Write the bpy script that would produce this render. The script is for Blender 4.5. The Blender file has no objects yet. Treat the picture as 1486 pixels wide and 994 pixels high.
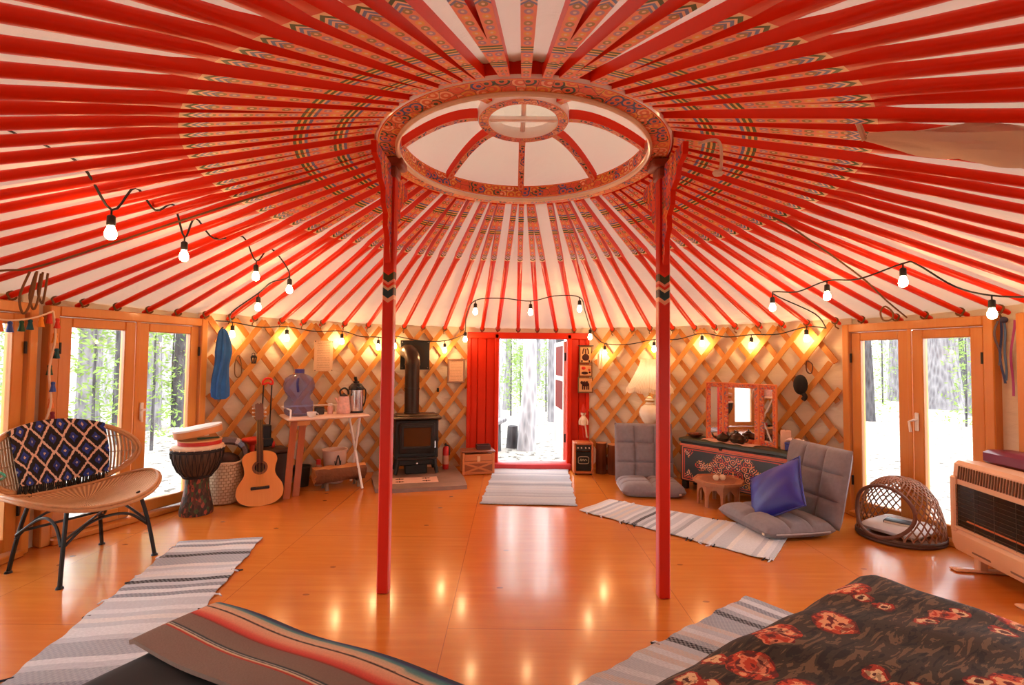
import bpy, bmesh, math, random
from mathutils import Vector, Matrix, Euler
random.seed(7)
sc = bpy.context.scene
COL = sc.collection
PI = math.pi
def rad(a): return a * PI / 180
def lerp(a, b, t): return a + (b - a) * t
def V(*a): return Vector(a)
# ------------------------------------------------------------------ mesh builder
class MB:
    def __init__(s):
        s.bm = bmesh.new(); s.uv = s.bm.loops.layers.uv.new('UVMap'); s.mi = 0; s.M = None
    def v(s, p):
        p = Vector(p)
        return s.bm.verts.new(s.M @ p if s.M else p)
    def f(s, vs, uvs=None):
        try: fc = s.bm.faces.new(vs)
        except ValueError: return None
        fc.material_index = s.mi; fc.smooth = True
        if uvs:
            for l, u in zip(fc.loops, uvs): l[s.uv].uv = u
        return fc
    def box(s, c, size, R=None, taper=1.0):
        x, y, z = [k / 2 for k in size]; c = Vector(c)
        if R is not None and not isinstance(R, Matrix): R = Euler(R).to_matrix()
        vs = []
        for sz in (-1, 1):
            t = taper if sz > 0 else 1
            for sx, sy in ((-1, -1), (1, -1), (1, 1), (-1, 1)):
                p = Vector((sx * x * t, sy * y * t, sz * z))
                vs.append(s.v(c + (R @ p if R is not None else p)))
        q = ((0, 0), (1, 0), (1, 1), (0, 1))
        for a in ((0, 3, 2, 1), (4, 5, 6, 7), (0, 1, 5, 4), (1, 2, 6, 5), (2, 3, 7, 6), (3, 0, 4, 7)):
            s.f([vs[i] for i in a], q)
        return s
    def bbox(s, c, size, b=.008, R=None):
        """box with chamfered vertical and horizontal edges"""
        x, y, z = [k / 2 for k in size]; b = min(b, x * .9, y * .9, z * .9)
        if R is not None and not isinstance(R, Matrix): R = Euler(R).to_matrix()
        c = Vector(c); rings = []
        def ring(ix, zz):
            o = []
            for sx, sy in ((-1, -1), (1, -1), (1, 1), (-1, 1)):
                k = [(sx * (x - ix), sy * (y - ix - b)), (sx * (x - ix - b), sy * (y - ix))]
                if sx * sy > 0: k.reverse()
                k = k if (sx * sy > 0) else k
                o += k
            vs = []
            for px, py in o:
                p = Vector((px, py, zz)); vs.append(s.v(c + (R @ p if R is not None else p)))
            return vs
        ctr = [ring(b, -z), ring(0, -z + b), ring(0, z - b), ring(b, z)]
        # order points by angle so that rings are simple
        def ordr(vs):
            Mi = s.M.inverted() if s.M else None
            def ang(v):
                q = (Mi @ v.co if Mi else v.co) - c
                if R is not None: q = R.transposed() @ q
                return math.atan2(q.y / max(y, 1e-6), q.x / max(x, 1e-6))
            return sorted(vs, key=ang)
        ctr = [ordr(r) for r in ctr]
        n = 8
        s.f(list(reversed(ctr[0]))); s.f(ctr[3])
        for a, b2 in zip(ctr, ctr[1:]):
            for i in range(n): s.f([a[i], a[(i + 1) % n], b2[(i + 1) % n], b2[i]])
        return s
    def tube(s, pts, r, n=8, closed=False, caps=True, flat=1.0, up=None):
        pts = [Vector(p) for p in pts]; N = len(pts)
        rs = r if isinstance(r, (list, tuple)) else [r] * N
        rings = []; prev = None
        for i in range(N):
            if closed: t = pts[(i + 1) % N] - pts[i - 1]
            elif i == 0: t = pts[1] - pts[0]
            elif i == N - 1: t = pts[-1] - pts[-2]
            else: t = pts[i + 1] - pts[i - 1]
            if t.length < 1e-9: t = Vector((0, 0, 1))
            t.normalize()
            if prev is None:
                u = Vector(up) if up is not None else (Vector((0, 0, 1)) if abs(t.z) < .9 else Vector((1, 0, 0)))
            else: u = prev
            u = (u - t * u.dot(t))
            if u.length < 1e-6: u = t.orthogonal()
            u.normalize(); w = t.cross(u); prev = u
            rings.append([s.v(pts[i] + (u * math.cos(2 * PI * k / n) + w * math.sin(2 * PI * k / n) * flat) * rs[i]) for k in range(n)])
        M = N if closed else N - 1
        for i in range(M):
            a, b = rings[i], rings[(i + 1) % N]
            for k in range(n):
                s.f([a[k], a[(k + 1) % n], b[(k + 1) % n], b[k]],
                    ((k / n, i / M), ((k + 1) / n, i / M), ((k + 1) / n, (i + 1) / M), (k / n, (i + 1) / M)))
        if caps and not closed:
            s.f(list(reversed(rings[0]))); s.f(rings[-1])
        return s
    def lathe(s, prof, c=(0, 0, 0), n=24, a0=0, a1=2 * PI, R=None, sx=1, sy=1):
        c = Vector(c); full = abs(a1 - a0 - 2 * PI) < 1e-6; m = n if full else n + 1; rings = []
        for r, z in prof:
            ring = []
            if r < 1e-6:
                p = Vector((0, 0, z)); ring = [s.v(c + (R @ p if R is not None else p))]
            else:
                for k in range(m):
                    a = a0 + (a1 - a0) * k / n
                    p = Vector((r * math.cos(a) * sx, r * math.sin(a) * sy, z)); ring.append(s.v(c + (R @ p if R is not None else p)))
            rings.append(ring)
        L = len(prof) - 1
        for j in range(L):
            a, b = rings[j], rings[j + 1]
            for k in range(n):
                k2 = (k + 1) % n if full else k + 1
                uv = ((k / n, j / L), ((k + 1) / n, j / L), ((k + 1) / n, (j + 1) / L), (k / n, (j + 1) / L))
                if len(a) == 1 and len(b) == 1: continue
                if len(a) == 1: s.f([a[0], b[k2], b[k]], (uv[0], uv[2], uv[3]))
                elif len(b) == 1: s.f([a[k], a[k2], b[0]], uv[:3])
                else: s.f([a[k], a[k2], b[k2], b[k]], uv)
        return s
    def prism(s, poly, z0, z1, M=None):
        def T(p): return M @ Vector(p) if M else Vector(p)
        a = [s.v(T((x, y, z0))) for x, y in poly]; b = [s.v(T((x, y, z1))) for x, y in poly]
        n = len(poly)
        x0 = min(p[0] for p in poly); x1 = max(p[0] for p in poly); y0 = min(p[1] for p in poly); y1 = max(p[1] for p in poly)
        uv = [((x - x0) / (x1 - x0 + 1e-9), (y - y0) / (y1 - y0 + 1e-9)) for x, y in poly]
        s.f(list(reversed(a)), list(reversed(uv))); s.f(b, uv)
        for i in range(n):
            j = (i + 1) % n; s.f([a[i], a[j], b[j], b[i]], (uv[i], uv[j], uv[j], uv[i]))
        return s
    def surf(s, fn, nu, nv, th=0.0, cu=False, cv=False):
        """fn(u,v)->point ; th: thickness (second skin pushed along the normal)"""
        P = [[Vector(fn(i / nu, j / nv)) for i in range(nu + 1)] for j in range(nv + 1)]
        def layer(Q, flip):
            W = [[s.v(p) for p in row] for row in Q]
            for j in range(nv):
                for i in range(nu):
                    vs = [W[j][i], W[j][i + 1], W[j + 1][i + 1], W[j + 1][i]]
                    uv = [(i / nu, j / nv), ((i + 1) / nu, j / nv), ((i + 1) / nu, (j + 1) / nv), (i / nu, (j + 1) / nv)]
                    if flip: vs.reverse(); uv.reverse()
                    s.f(vs, uv)
            return W
        A = layer(P, False)
        if th:
            Q = []
            for j in range(nv + 1):
                row = []
                for i in range(nu + 1):
                    du = P[j][min(i + 1, nu)] - P[j][max(i - 1, 0)]; dv = P[min(j + 1, nv)][i] - P[max(j - 1, 0)][i]
                    nn = du.cross(dv)
                    nn = nn.normalized() if nn.length > 1e-12 else Vector((0, 0, 1))
                    row.append(P[j][i] - nn * th)
                Q.append(row)
            B = layer(Q, True)
            def rim(a, b, uvl):
                for k in range(len(a) - 1): s.f([a[k + 1], a[k], b[k], b[k + 1]], (uvl[k + 1], uvl[k], uvl[k], uvl[k + 1]))
            rim(A[0], B[0], [(i / nu, 0) for i in range(nu + 1)])
            rim(A[nv][::-1], B[nv][::-1], [(1 - i / nu, 1) for i in range(nu + 1)])
            rim([r[0] for r in A][::-1], [r[0] for r in B][::-1], [(0, 1 - j / nv) for j in range(nv + 1)])
            rim([r[nu] for r in A], [r[nu] for r in B], [(1, j / nv) for j in range(nv + 1)])
        return s
    def ball(s, c, r, n=12, R=None):
        r = r if isinstance(r, (list, tuple)) else (r, r, r); c = Vector(c); m = max(4, n // 2)
        rows = []
        for j in range(m + 1):
            ph = -PI / 2 + PI * j / m
            if j in (0, m): pts = [Vector((0, 0, math.sin(ph) * r[2]))]
            else: pts = [Vector((math.cos(ph) * math.cos(2 * PI * k / n) * r[0], math.cos(ph) * math.sin(2 * PI * k / n) * r[1], math.sin(ph) * r[2])) for k in range(n)]
            rows.append([s.v(c + (R @ p if R is not None else p)) for p in pts])
        for j in range(m):
            a, b = rows[j], rows[j + 1]
            for k in range(n):
                k2 = (k + 1) % n
                if len(a) == 1: s.f([a[0], b[k2], b[k]])
                elif len(b) == 1: s.f([a[k], a[k2], b[0]])
                else: s.f([a[k], a[k2], b[k2], b[k]])
        return s
    def build(s, name, mats, parent=None, sharp=38, sub=0, recalc=True):
        if recalc: bmesh.ops.recalc_face_normals(s.bm, faces=s.bm.faces[:])
        me = bpy.data.meshes.new(name); s.bm.to_mesh(me); s.bm.free()
        for m in (mats if isinstance(mats, (list, tuple)) else [mats]): me.materials.append(m)
        if sharp is not None: me.set_sharp_from_angle(angle=rad(sharp))
        o = bpy.data.objects.new(name, me); COL.objects.link(o)
        if parent is not None: o.parent = parent
        if sub:
            md = o.modifiers.new('sub', 'SUBSURF'); md.levels = sub; md.render_levels = sub
        return o
def tag(o, label, cat, group=None, kind=None):
    o['label'] = label; o['category'] = cat
    if group: o['group'] = group
    if kind: o['kind'] = kind
    return o
def thing(name, label, cat, loc=(0, 0, 0), rz=0, group=None):
    o = bpy.data.objects.new(name, None); COL.objects.link(o); o.empty_display_size = .05
    o.location = loc; o.rotation_euler = (0, 0, rz)
    return tag(o, label, cat, group)
def struct(o):
    o['kind'] = 'structure'; return o
def dup(root, loc, rz=0, label=None, scale=None):
    r = root.copy(); COL.objects.link(r); r.location = loc; r.rotation_euler = (0, 0, rz)
    if label: r['label'] = label
    if scale: r.scale = scale
    for ch in list(root.children):
        c = ch.copy(); COL.objects.link(c); c.parent = r
        for g in list(ch.children):
            d = g.copy(); COL.objects.link(d); d.parent = c
    return r
def copyobj(o, parent=None):
    c = o.copy(); COL.objects.link(c); c.parent = parent; return c
def spl(pts, n=6, closed=False):
    """Catmull-Rom through points"""
    P = [Vector(p) for p in pts]; out = []; N = len(P)
    for i in range(N if closed else N - 1):
        p0 = P[i - 1] if (i > 0 or closed) else P[0]; p1 = P[i]; p2 = P[(i + 1) % N]
        p3 = P[(i + 2) % N] if (closed or i + 2 < N) else P[-1]
        for k in range(n):
            t = k / n
            out.append(.5 * ((2 * p1) + (p2 - p0) * t + (2 * p0 - 5 * p1 + 4 * p2 - p3) * t * t + (3 * p1 - p0 - 3 * p2 + p3) * t ** 3))
    if not closed: out.append(P[-1])
    return out
# ------------------------------------------------------------------ node materials
class NT:
    def __init__(s, name):
        s.m = bpy.data.materials.new(name); s.m.use_nodes = True
        s.t = s.m.node_tree; s.t.nodes.clear()
    def n(s, typ, **kw):
        nd = s.t.nodes.new(typ)
        for k, v in kw.items():
            if k.startswith('i_'):
                s.set(nd.inputs[k[2:].replace('_', ' ')], v)
            else: setattr(nd, k, v)
        return nd
    def set(s, sock, v):
        if isinstance(v, bpy.types.NodeSocket): s.t.links.new(v, sock)
        elif isinstance(v, (tuple, list)) and sock.type == 'RGBA' and len(v) == 3: sock.default_value = (*v, 1)
        else: sock.default_value = v
    def ma(s, op, a, b=None, c=None, clamp=False):
        nd = s.t.nodes.new('ShaderNodeMath'); nd.operation = op; nd.use_clamp = clamp
        for i, x in enumerate((a, b, c)):
            if x is not None: s.set(nd.inputs[i], x)
        return nd.outputs[0]
    def mix(s, fac, a, b, mode='MIX'):
        nd = s.t.nodes.new('ShaderNodeMix'); nd.data_type = 'RGBA'; nd.blend_type = mode
        s.set(nd.inputs[0], fac); s.set(nd.inputs[6], a); s.set(nd.inputs[7], b)
        return nd.outputs[2]
    def ramp(s, fac, stops, const=False):
        nd = s.t.nodes.new('ShaderNodeValToRGB'); cr = nd.color_ramp
        if const: cr.interpolation = 'CONSTANT'
        while len(cr.elements) < len(stops): cr.elements.new(.5)
        for e, (p, c) in zip(cr.elements, stops):
            e.position = p; e.color = (*c, 1) if len(c) == 3 else c
        s.set(nd.inputs[0], fac); return nd.outputs[0]
    def co(s, kind='Object'): return s.n('ShaderNodeTexCoord').outputs[kind]
    def sep(s, v):
        nd = s.n('ShaderNodeSeparateXYZ'); s.set(nd.inputs[0], v); return nd.outputs[0], nd.outputs[1], nd.outputs[2]
    def comb(s, x, y, z=0.0):
        nd = s.n('ShaderNodeCombineXYZ')
        for i, k in enumerate((x, y, z)): s.set(nd.inputs[i], k)
        return nd.outputs[0]
    def mapv(s, v, scale=(1, 1, 1), loc=(0, 0, 0), rot=(0, 0, 0)):
        nd = s.n('ShaderNodeMapping'); s.set(nd.inputs[0], v)
        nd.inputs['Scale'].default_value = scale; nd.inputs['Location'].default_value = loc; nd.inputs['Rotation'].default_value = rot
        return nd.outputs[0]
    def noise(s, v, scale=5, detail=4, rough=.5, dist=0):
        nd = s.n('ShaderNodeTexNoise'); s.set(nd.inputs['Vector'], v)
        nd.inputs['Scale'].default_value = scale; nd.inputs['Detail'].default_value = detail
        nd.inputs['Roughness'].default_value = rough; nd.inputs['Distortion'].default_value = dist
        return nd.outputs[0]
    def vor(s, v, scale=5, feature='F1', rnd=1.0, dim='3D'):
        nd = s.n('ShaderNodeTexVoronoi', feature=feature, voronoi_dimensions=dim); s.set(nd.inputs['Vector'], v)
        nd.inputs['Scale'].default_value = scale; nd.inputs['Randomness'].default_value = rnd
        return nd
    def wave(s, v, scale=5, dist=0, detail=2, typ='BANDS', dr='X', dscale=1):
        nd = s.n('ShaderNodeTexWave', wave_type=typ)
        if typ == 'BANDS': nd.bands_direction = dr
        else: nd.rings_direction = dr
        s.set(nd.inputs['Vector'], v); nd.inputs['Scale'].default_value = scale; nd.inputs['Distortion'].default_value = dist
        nd.inputs['Detail'].default_value = detail; nd.inputs['Detail Scale'].default_value = dscale
        return nd.outputs['Fac']
    def P(s, color, rough=.5, metal=0.0, bump=None, bstr=.3, bdist=.01, coat=0.0, sheen=0.0, transl=0.0, spec=.5, emit=None, estr=0.0):
        p = s.n('ShaderNodeBsdfPrincipled')
        s.set(p.inputs['Base Color'], color); s.set(p.inputs['Roughness'], rough); s.set(p.inputs['Metallic'], metal)
        s.set(p.inputs['Coat Weight'], coat); p.inputs['Coat Roughness'].default_value = .12
        s.set(p.inputs['Sheen Weight'], sheen); s.set(p.inputs['Specular IOR Level'], spec)
        if emit is not None: s.set(p.inputs['Emission Color'], emit); s.set(p.inputs['Emission Strength'], estr)
        if bump is not None:
            b = s.n('ShaderNodeBump'); b.inputs['Strength'].default_value = bstr; b.inputs['Distance'].default_value = bdist
            s.set(b.inputs['Height'], bump); s.t.links.new(b.outputs[0], p.inputs['Normal'])
        out = p.outputs[0]
        if transl:
            tr = s.n('ShaderNodeBsdfTranslucent'); s.set(tr.inputs[0], color)
            mx = s.n('ShaderNodeMixShader'); mx.inputs[0].default_value = transl
            s.t.links.new(out, mx.inputs[1]); s.t.links.new(tr.outputs[0], mx.inputs[2]); out = mx.outputs[0]
        return s.out(out)
    def out(s, sh):
        o = s.n('ShaderNodeOutputMaterial'); s.t.links.new(sh, o.inputs[0]); return s.m
def lin(*c):
    """sRGB 0-255 -> linear"""
    return tuple(((x / 255) / 12.92 if x / 255 <= .04045 else ((x / 255 + .055) / 1.055) ** 2.4) for x in c)
def plain(name, col, rough=.5, metal=0.0, var=.15, scale=12, coat=0.0, bump=0.0, bscale=60, sheen=0.0, transl=0.0, spec=.5):
    t = NT(name); c = t.co()
    f = t.noise(c, scale, 3)
    dark = tuple(k * (1 - var) for k in col); lite = tuple(min(1, k * (1 + var)) for k in col)
    b = t.noise(c, bscale, 2) if bump else None
    return t.P(t.mix(f, dark, lite), rough, metal, bump=b, bstr=bump, coat=coat, sheen=sheen, transl=transl, spec=spec)
def wood(name, a, b, axis='X', scale=6, stretch=.08, rough=.45, coat=.2, dist=1.5, bstr=.1):
    t = NT(name); c = t.co()
    sc_ = {'X': (stretch, 1, 1), 'Y': (1, stretch, 1), 'Z': (1, 1, stretch)}[axis]
    v = t.mapv(c, tuple(k * scale for k in sc_))
    g = t.noise(v, 4, 5, .6, dist); g2 = t.noise(t.mapv(c, (.7, .7, .7)), 2.5, 2)
    k = t.mix(g, a, b); k = t.mix(t.ma('MULTIPLY', g2, .35), k, tuple(x * .6 for x in a))
    return t.P(k, rough, bump=g, bstr=bstr, coat=coat)
RED = lin(224, 44, 6)
M = {}
M['red'] = plain('red_paint', RED, .34, var=.06, scale=6, spec=.2)
M['red_dark'] = plain('red_door_paint', lin(206, 44, 10), .45, var=.12, scale=5, spec=.2)
M['pine'] = wood('pine_frame', lin(222, 150, 64), lin(204, 118, 38), 'Z', 5, .06, .42)
M['pine_h'] = wood('pine_rail', lin(222, 150, 64), lin(204, 118, 38), 'X', 5, .06, .42)
M['slat'] = wood('lattice_wood', lin(222, 158, 70), lin(196, 116, 40), 'Z', 7, .1, .6, 0)
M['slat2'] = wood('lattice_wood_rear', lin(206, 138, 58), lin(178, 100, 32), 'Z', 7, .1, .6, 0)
M['black'] = plain('black_metal', (.012, .011, .010), .45, .2)
M['iron'] = plain('cast_iron', (.03, .027, .024), .5, .5, bump=.1)
M['rubber'] = plain('black_cable', (.012, .012, .012), .6)
M['white'] = plain('white_enamel', (.8, .77, .72), .4, var=.05)
M['chrome'] = plain('brushed_steel', (.7, .7, .7), .22, 1.0, var=.05)
M['brass'] = plain('brass', lin(200, 150, 70), .3, 1.0, var=.1)
M['rope'] = plain('hemp_rope', lin(120, 84, 50), .9, bump=.4, bscale=200)
M['cream'] = plain('cream_cloth', lin(232, 208, 178), .9, var=.08, bump=.2)
def canvas(name, col, tr):
    t = NT(name); c = t.co()
    n = t.noise(c, 2.2, 4, .55); fold = t.noise(t.mapv(c, (1, 1, 3)), 5, 3, .5, .6)
    fine = t.noise(c, 180, 2)
    k = t.mix(n, tuple(x * .92 for x in col), col)
    b = t.ma('ADD', t.ma('MULTIPLY', fold, 1.0), t.ma('MULTIPLY', fine, .06))
    return t.P(k, .85, bump=b, bstr=.35, bdist=.03, transl=tr, spec=.2)
M['canvas'] = canvas('roof_canvas', (.86, .77, .60), .045)
M['canvas_wall'] = canvas('wall_canvas', (.80, .69, .52), .03)
M['canvas_flap'] = canvas('flap_canvas', lin(244, 216, 184), .15)
def glass():
    t = NT('clear_glass')
    a = t.n('ShaderNodeBsdfTransparent'); b = t.n('ShaderNodeBsdfGlossy'); b.inputs['Roughness'].default_value = .02
    fr = t.n('ShaderNodeFresnel'); fr.inputs[0].default_value = 1.25
    mx = t.n('ShaderNodeMixShader'); t.t.links.new(fr.outputs[0], mx.inputs[0])
    t.t.links.new(a.outputs[0], mx.inputs[1]); t.t.links.new(b.outputs[0], mx.inputs[2])
    return t.out(mx.outputs[0])
M['glass'] = glass()
def floor_mat():
    t = NT('varnished_plywood'); c = t.co(); x, y, z = t.sep(c)
    # 1.22 m x 2.44 m sheets, seams run along y
    xs = t.ma('DIVIDE', t.ma('ADD', x, .35 + 12.2), 1.22); ys = t.ma('DIVIDE', t.ma('ADD', y, 10.1), 2.44)
    ix = t.ma('FLOOR', xs)
    fx = t.ma('FRACT', xs); fy = t.ma('FRACT', t.ma('ADD', ys, t.ma('MULTIPLY', ix, .5)))
    def seam(f, w): return t.ma('LESS_THAN', t.ma('MINIMUM', f, t.ma('SUBTRACT', 1.0, f)), w)
    sm = t.ma('MAXIMUM', seam(fx, .0016), seam(fy, .0009))
    off = t.comb(t.ma('MULTIPLY', ix, 3.7), t.ma('MULTIPLY', t.ma('FLOOR', t.ma('ADD', ys, t.ma('MULTIPLY', ix, .5))), 5.3), 0.0)
    v = t.n('ShaderNodeVectorMath', operation='ADD'); t.set(v.inputs[0], c); t.set(v.inputs[1], off); v = v.outputs[0]
    g = t.noise(t.mapv(v, (.5, 9, 1)), 3.0, 6, .62, .5)
    g2 = t.noise(t.mapv(v, (3, 40, 1)), 3, 4, .6); n = t.noise(v, 1.3, 3)
    k = t.mix(g, lin(222, 138, 54), lin(178, 84, 20)); k = t.mix(t.ma('MULTIPLY', g2, .3), k, lin(186, 92, 26))
    k = t.mix(t.ma('MULTIPLY', n, .4), k, lin(222, 142, 60))
    kn = t.vor(t.mapv(v, (1.3, 2.4, 1)), 1.6, dim='2D'); kh, _, _ = t.sep(kn.outputs['Color']); spot = t.ma('MULTIPLY', t.ma('LESS_THAN', kn.outputs['Distance'], .04), t.ma('GREATER_THAN', kh, .72))
    k = t.mix(t.ma('MULTIPLY', spot, .75), k, lin(120, 54, 18)); k = t.mix(t.ma('MULTIPLY', sm, .7), k, lin(130, 60, 24))
    r = t.ma('ADD', .13, t.ma('MULTIPLY', t.noise(c, 3, 3), .14))
    b = t.ma('SUBTRACT', t.ma('MULTIPLY', t.noise(t.mapv(c, (1, .5, 1)), 2.2, 3), .6), t.ma('MULTIPLY', sm, .2))
    return t.P(k, r, bump=b, bstr=.06, bdist=.02, coat=.5)
M['floor'] = floor_mat()
# painted folk ornament shared by rafters, ring, posts
def rafter_paint():
    t = NT('painted_rafter_ornament'); c = t.co(); x, y, z = t.sep(c)
    r = t.ma('ADD', x, 3.34); ay = t.ma('ABSOLUTE', y)
    base = lin(246, 138, 104)
    fr = t.ma('FRACT', t.ma('DIVIDE', r, .125)); third = t.ma('MULTIPLY', fr, 3.0)
    idx = t.ma('FLOOR', third); fl = t.ma('SUBTRACT', t.ma('FRACT', third), .5)
    d = t.ma('ADD', t.ma('POWER', t.ma('DIVIDE', fl, .42), 2.0), t.ma('POWER', t.ma('DIVIDE', y, .013), 2.0))
    col = t.ramp(t.ma('DIVIDE', t.ma('ADD', idx, .5), 3.0), [(0, lin(130, 130, 60)), (.333, lin(240, 176, 60)), (.666, lin(150, 140, 190))], True)
    k = t.mix(t.ma('MULTIPLY', t.ma('LESS_THAN', d, 1.0), .75), base, col)
    k = t.mix(t.ma('LESS_THAN', d, .16), k, lin(240, 200, 170))
    ch = t.ma('ADD', r, t.ma('MULTIPLY', ay, 1.1))
    q = t.ma('DIVIDE', t.ma('SUBTRACT', ch, 1.53), .12)
    tip = t.ramp(q, [(0, base), (.1, lin(110, 120, 170)), (.2, lin(245, 190, 160)), (.3, lin(100, 130, 190)), (.42, lin(250, 200, 170)), (.52, lin(60, 80, 30)), (.68, lin(250, 205, 160)), (.99, RED)], True)
    k = t.mix(t.ma('GREATER_THAN', q, .1), k, tip)
    for r0 in (1.165, .985):
        q2 = t.ma('DIVIDE', t.ma('SUBTRACT', r, r0 - .035), .07)
        bn = t.ramp(q2, [(0, base), (.05, lin(88, 110, 170)), (.25, lin(250, 190, 130)), (.4, lin(70, 92, 34)), (.6, lin(248, 190, 90)), (.75, lin(60, 84, 40)), (.95, base)], True)
        k = t.mix(t.ma('LESS_THAN', t.ma('ABSOLUTE', t.ma('SUBTRACT', q2, .5)), .5), k, bn)
    return t.P(k, .4, spec=.25)
M['rafter_paint'] = rafter_paint()
def ornament(name, base, uscale, vscale, line=.12, cols=None, border=True):
    """scrollwork painted on a band: UV u along, v across"""
    t = NT(name); u, v, _ = t.sep(t.co('UV'))
    p = t.comb(t.ma('MULTIPLY', u, uscale), t.ma('MULTIPLY', v, vscale), 0.0)
    pn = t.n('ShaderNodeVectorMath', operation='ADD'); t.set(pn.inputs[0], p)
    w = t.vor(p, 1.0, 'F1', .8, '2D')
    ring = t.ma('SINE', t.ma('MULTIPLY', w.outputs['Distance'], 15.0))
    cc = cols or [lin(46, 84, 60), lin(240, 170, 70), lin(60, 90, 150), lin(250, 190, 140), lin(232, 90, 60)]
    n = len(cc); hue, _, _ = t.sep(w.outputs['Color'])
    col = t.ramp(hue, [(i / n, c) for i, c in enumerate(cc)], True)
    k = t.mix(t.ma('GREATER_THAN', ring, .25), base, col)
    e = t.vor(p, 1.0, 'DISTANCE_TO_EDGE', .8, '2D').outputs['Distance']
    k = t.mix(t.ma('MULTIPLY', t.ma('LESS_THAN', e, line * .22), .7), k, lin(70, 60, 40))
    if border:
        dv = t.ma('ABSOLUTE', t.ma('SUBTRACT', v, .5))
        k = t.mix(t.ma('GREATER_THAN', dv, .40), k, lin(240, 160, 70)); k = t.mix(t.ma('GREATER_THAN', dv, .45), k, RED)
    return t.P(k, .45)
M['orn_ring'] = ornament('crown_ring_ornament', lin(232, 112, 66), 84, 2.0)
M['orn_face'] = ornament('crown_ring_inner_ornament', lin(222, 92, 48), 80, 2.0)
M['orn_br'] = ornament('bracket_ornament', lin(226, 66, 30), 10, 9, .08, border=False)
M['orn_spoke'] = ornament('spoke_ornament', lin(236, 150, 120), 9, 1.0, .05)
M['pale_red'] = plain('pink_gloss_paint', lin(250, 236, 228), .22, var=.03, coat=.6)
# ------------------------------------------------------------------ camera, world
cam = bpy.data.cameras.new('camera'); co = bpy.data.objects.new('camera', cam); COL.objects.link(co)
cam.sensor_width = 36; cam.lens = 36 * 708 / 1486; cam.clip_start = .05; cam.clip_end = 500
PT, RL, YW = .0364, .0107, .001
fw = V(math.sin(YW) * math.cos(PT), math.cos(YW) * math.cos(PT), math.sin(PT))
rt0 = V(math.cos(YW), -math.sin(YW), 0); up0 = rt0.cross(fw)
rt = rt0 * math.cos(RL) + up0 * math.sin(RL); up = up0 * math.cos(RL) - rt0 * math.sin(RL)
mw = Matrix((rt, up, -fw)).transposed().to_4x4(); mw.translation = (-.0543, -2.7496, 1.3)
co.matrix_world = mw; sc.camera = co
wd = bpy.data.worlds.new('overcast_sky'); sc.world = wd; wd.use_nodes = True
wn = wd.node_tree; bg = wn.nodes['Background']; bg.inputs[0].default_value = (.94, .975, 1.0, 1); bg.inputs[1].default_value = 4.2
vs = sc.view_settings; vs.view_transform = 'Standard'; vs.look = 'None'; vs.exposure = 1.2; vs.gamma = 1.0
try: vs.use_curve_mapping = False
except Exception: pass
sc.cycles.max_bounces = 10; sc.cycles.diffuse_bounces = 5; sc.cycles.transparent_max_bounces = 16
sc.cycles.sample_clamp_indirect = 6
# ------------------------------------------------------------------ the shell
RW = 3.36; ZW = 1.68
def zroof(r): return 2.448 - .3187 * (r - .81)          # underside of the roof poles
b = MB(); b.lathe([(0, 0), (3.62, 0), (3.62, -.12), (0, -.12)], n=96); struct(b.build('floor', M['floor']))
DOORS = [(149.4, 169.5), (171.0, 191.0), (10.0, 28.4), (-12.0, 7.4), (-58, -40), (-140, -122)]  # last two unseen, added behind the camera to bring light onto camera-facing sides
SECT = [(28.4, 75.5, 'back_right'), (99.2, 149.4, 'back_left'), (7.4, 10, 'right'), (169.5, 171, 'left'), (191, 220, 'front_left'), (238, 302, 'front'), (320, 348, 'front_right')]
def arcwall(a0, a1, name):
    n = max(2, int((a1 - a0) / 2))
    def fn(u, v):
        a = rad(lerp(a0, a1, u)); return (RW * math.cos(a), RW * math.sin(a), lerp(0, ZW + .04, v))
    b = MB(); b.surf(fn, n, 6, .012); return struct(b.build(name, M['canvas_wall']))
for a0, a1, nm in SECT: arcwall(a0 - .5, a1 + .5, 'wall_' + nm)
b = MB()
b.surf(lambda u, v: (3.38 * math.cos(2 * PI * u), 3.38 * math.sin(2 * PI * u), lerp(1.60, 1.74, v)), 180, 2, .006); struct(b.build('wall_valance', M['canvas_wall']))
# roof canvas: a shallow cone lying on the roof poles, slightly slack between them
b = MB()
def roofc(u, v):
    a = 2 * PI * u; r = lerp(.80, 3.46, v)
    sag = .006 * math.cos(a * 90) - .012 * math.sin(a * 45 + 3 * math.sin(a * 7)) * math.sin(PI * v)
    return (r * math.cos(a), r * math.sin(a), zroof(r) + .066 + sag * .5)
b.surf(roofc, 360, 14); struct(b.build('ceiling', M['canvas'], sharp=None))
b = MB(); b.lathe([(.92, 2.505), (.80, 2.56), (.55, 2.73), (.3, 2.80), (0, 2.82)], n=48)
struct(b.build('ceiling_crown', M['canvas'], sharp=None))
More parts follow.
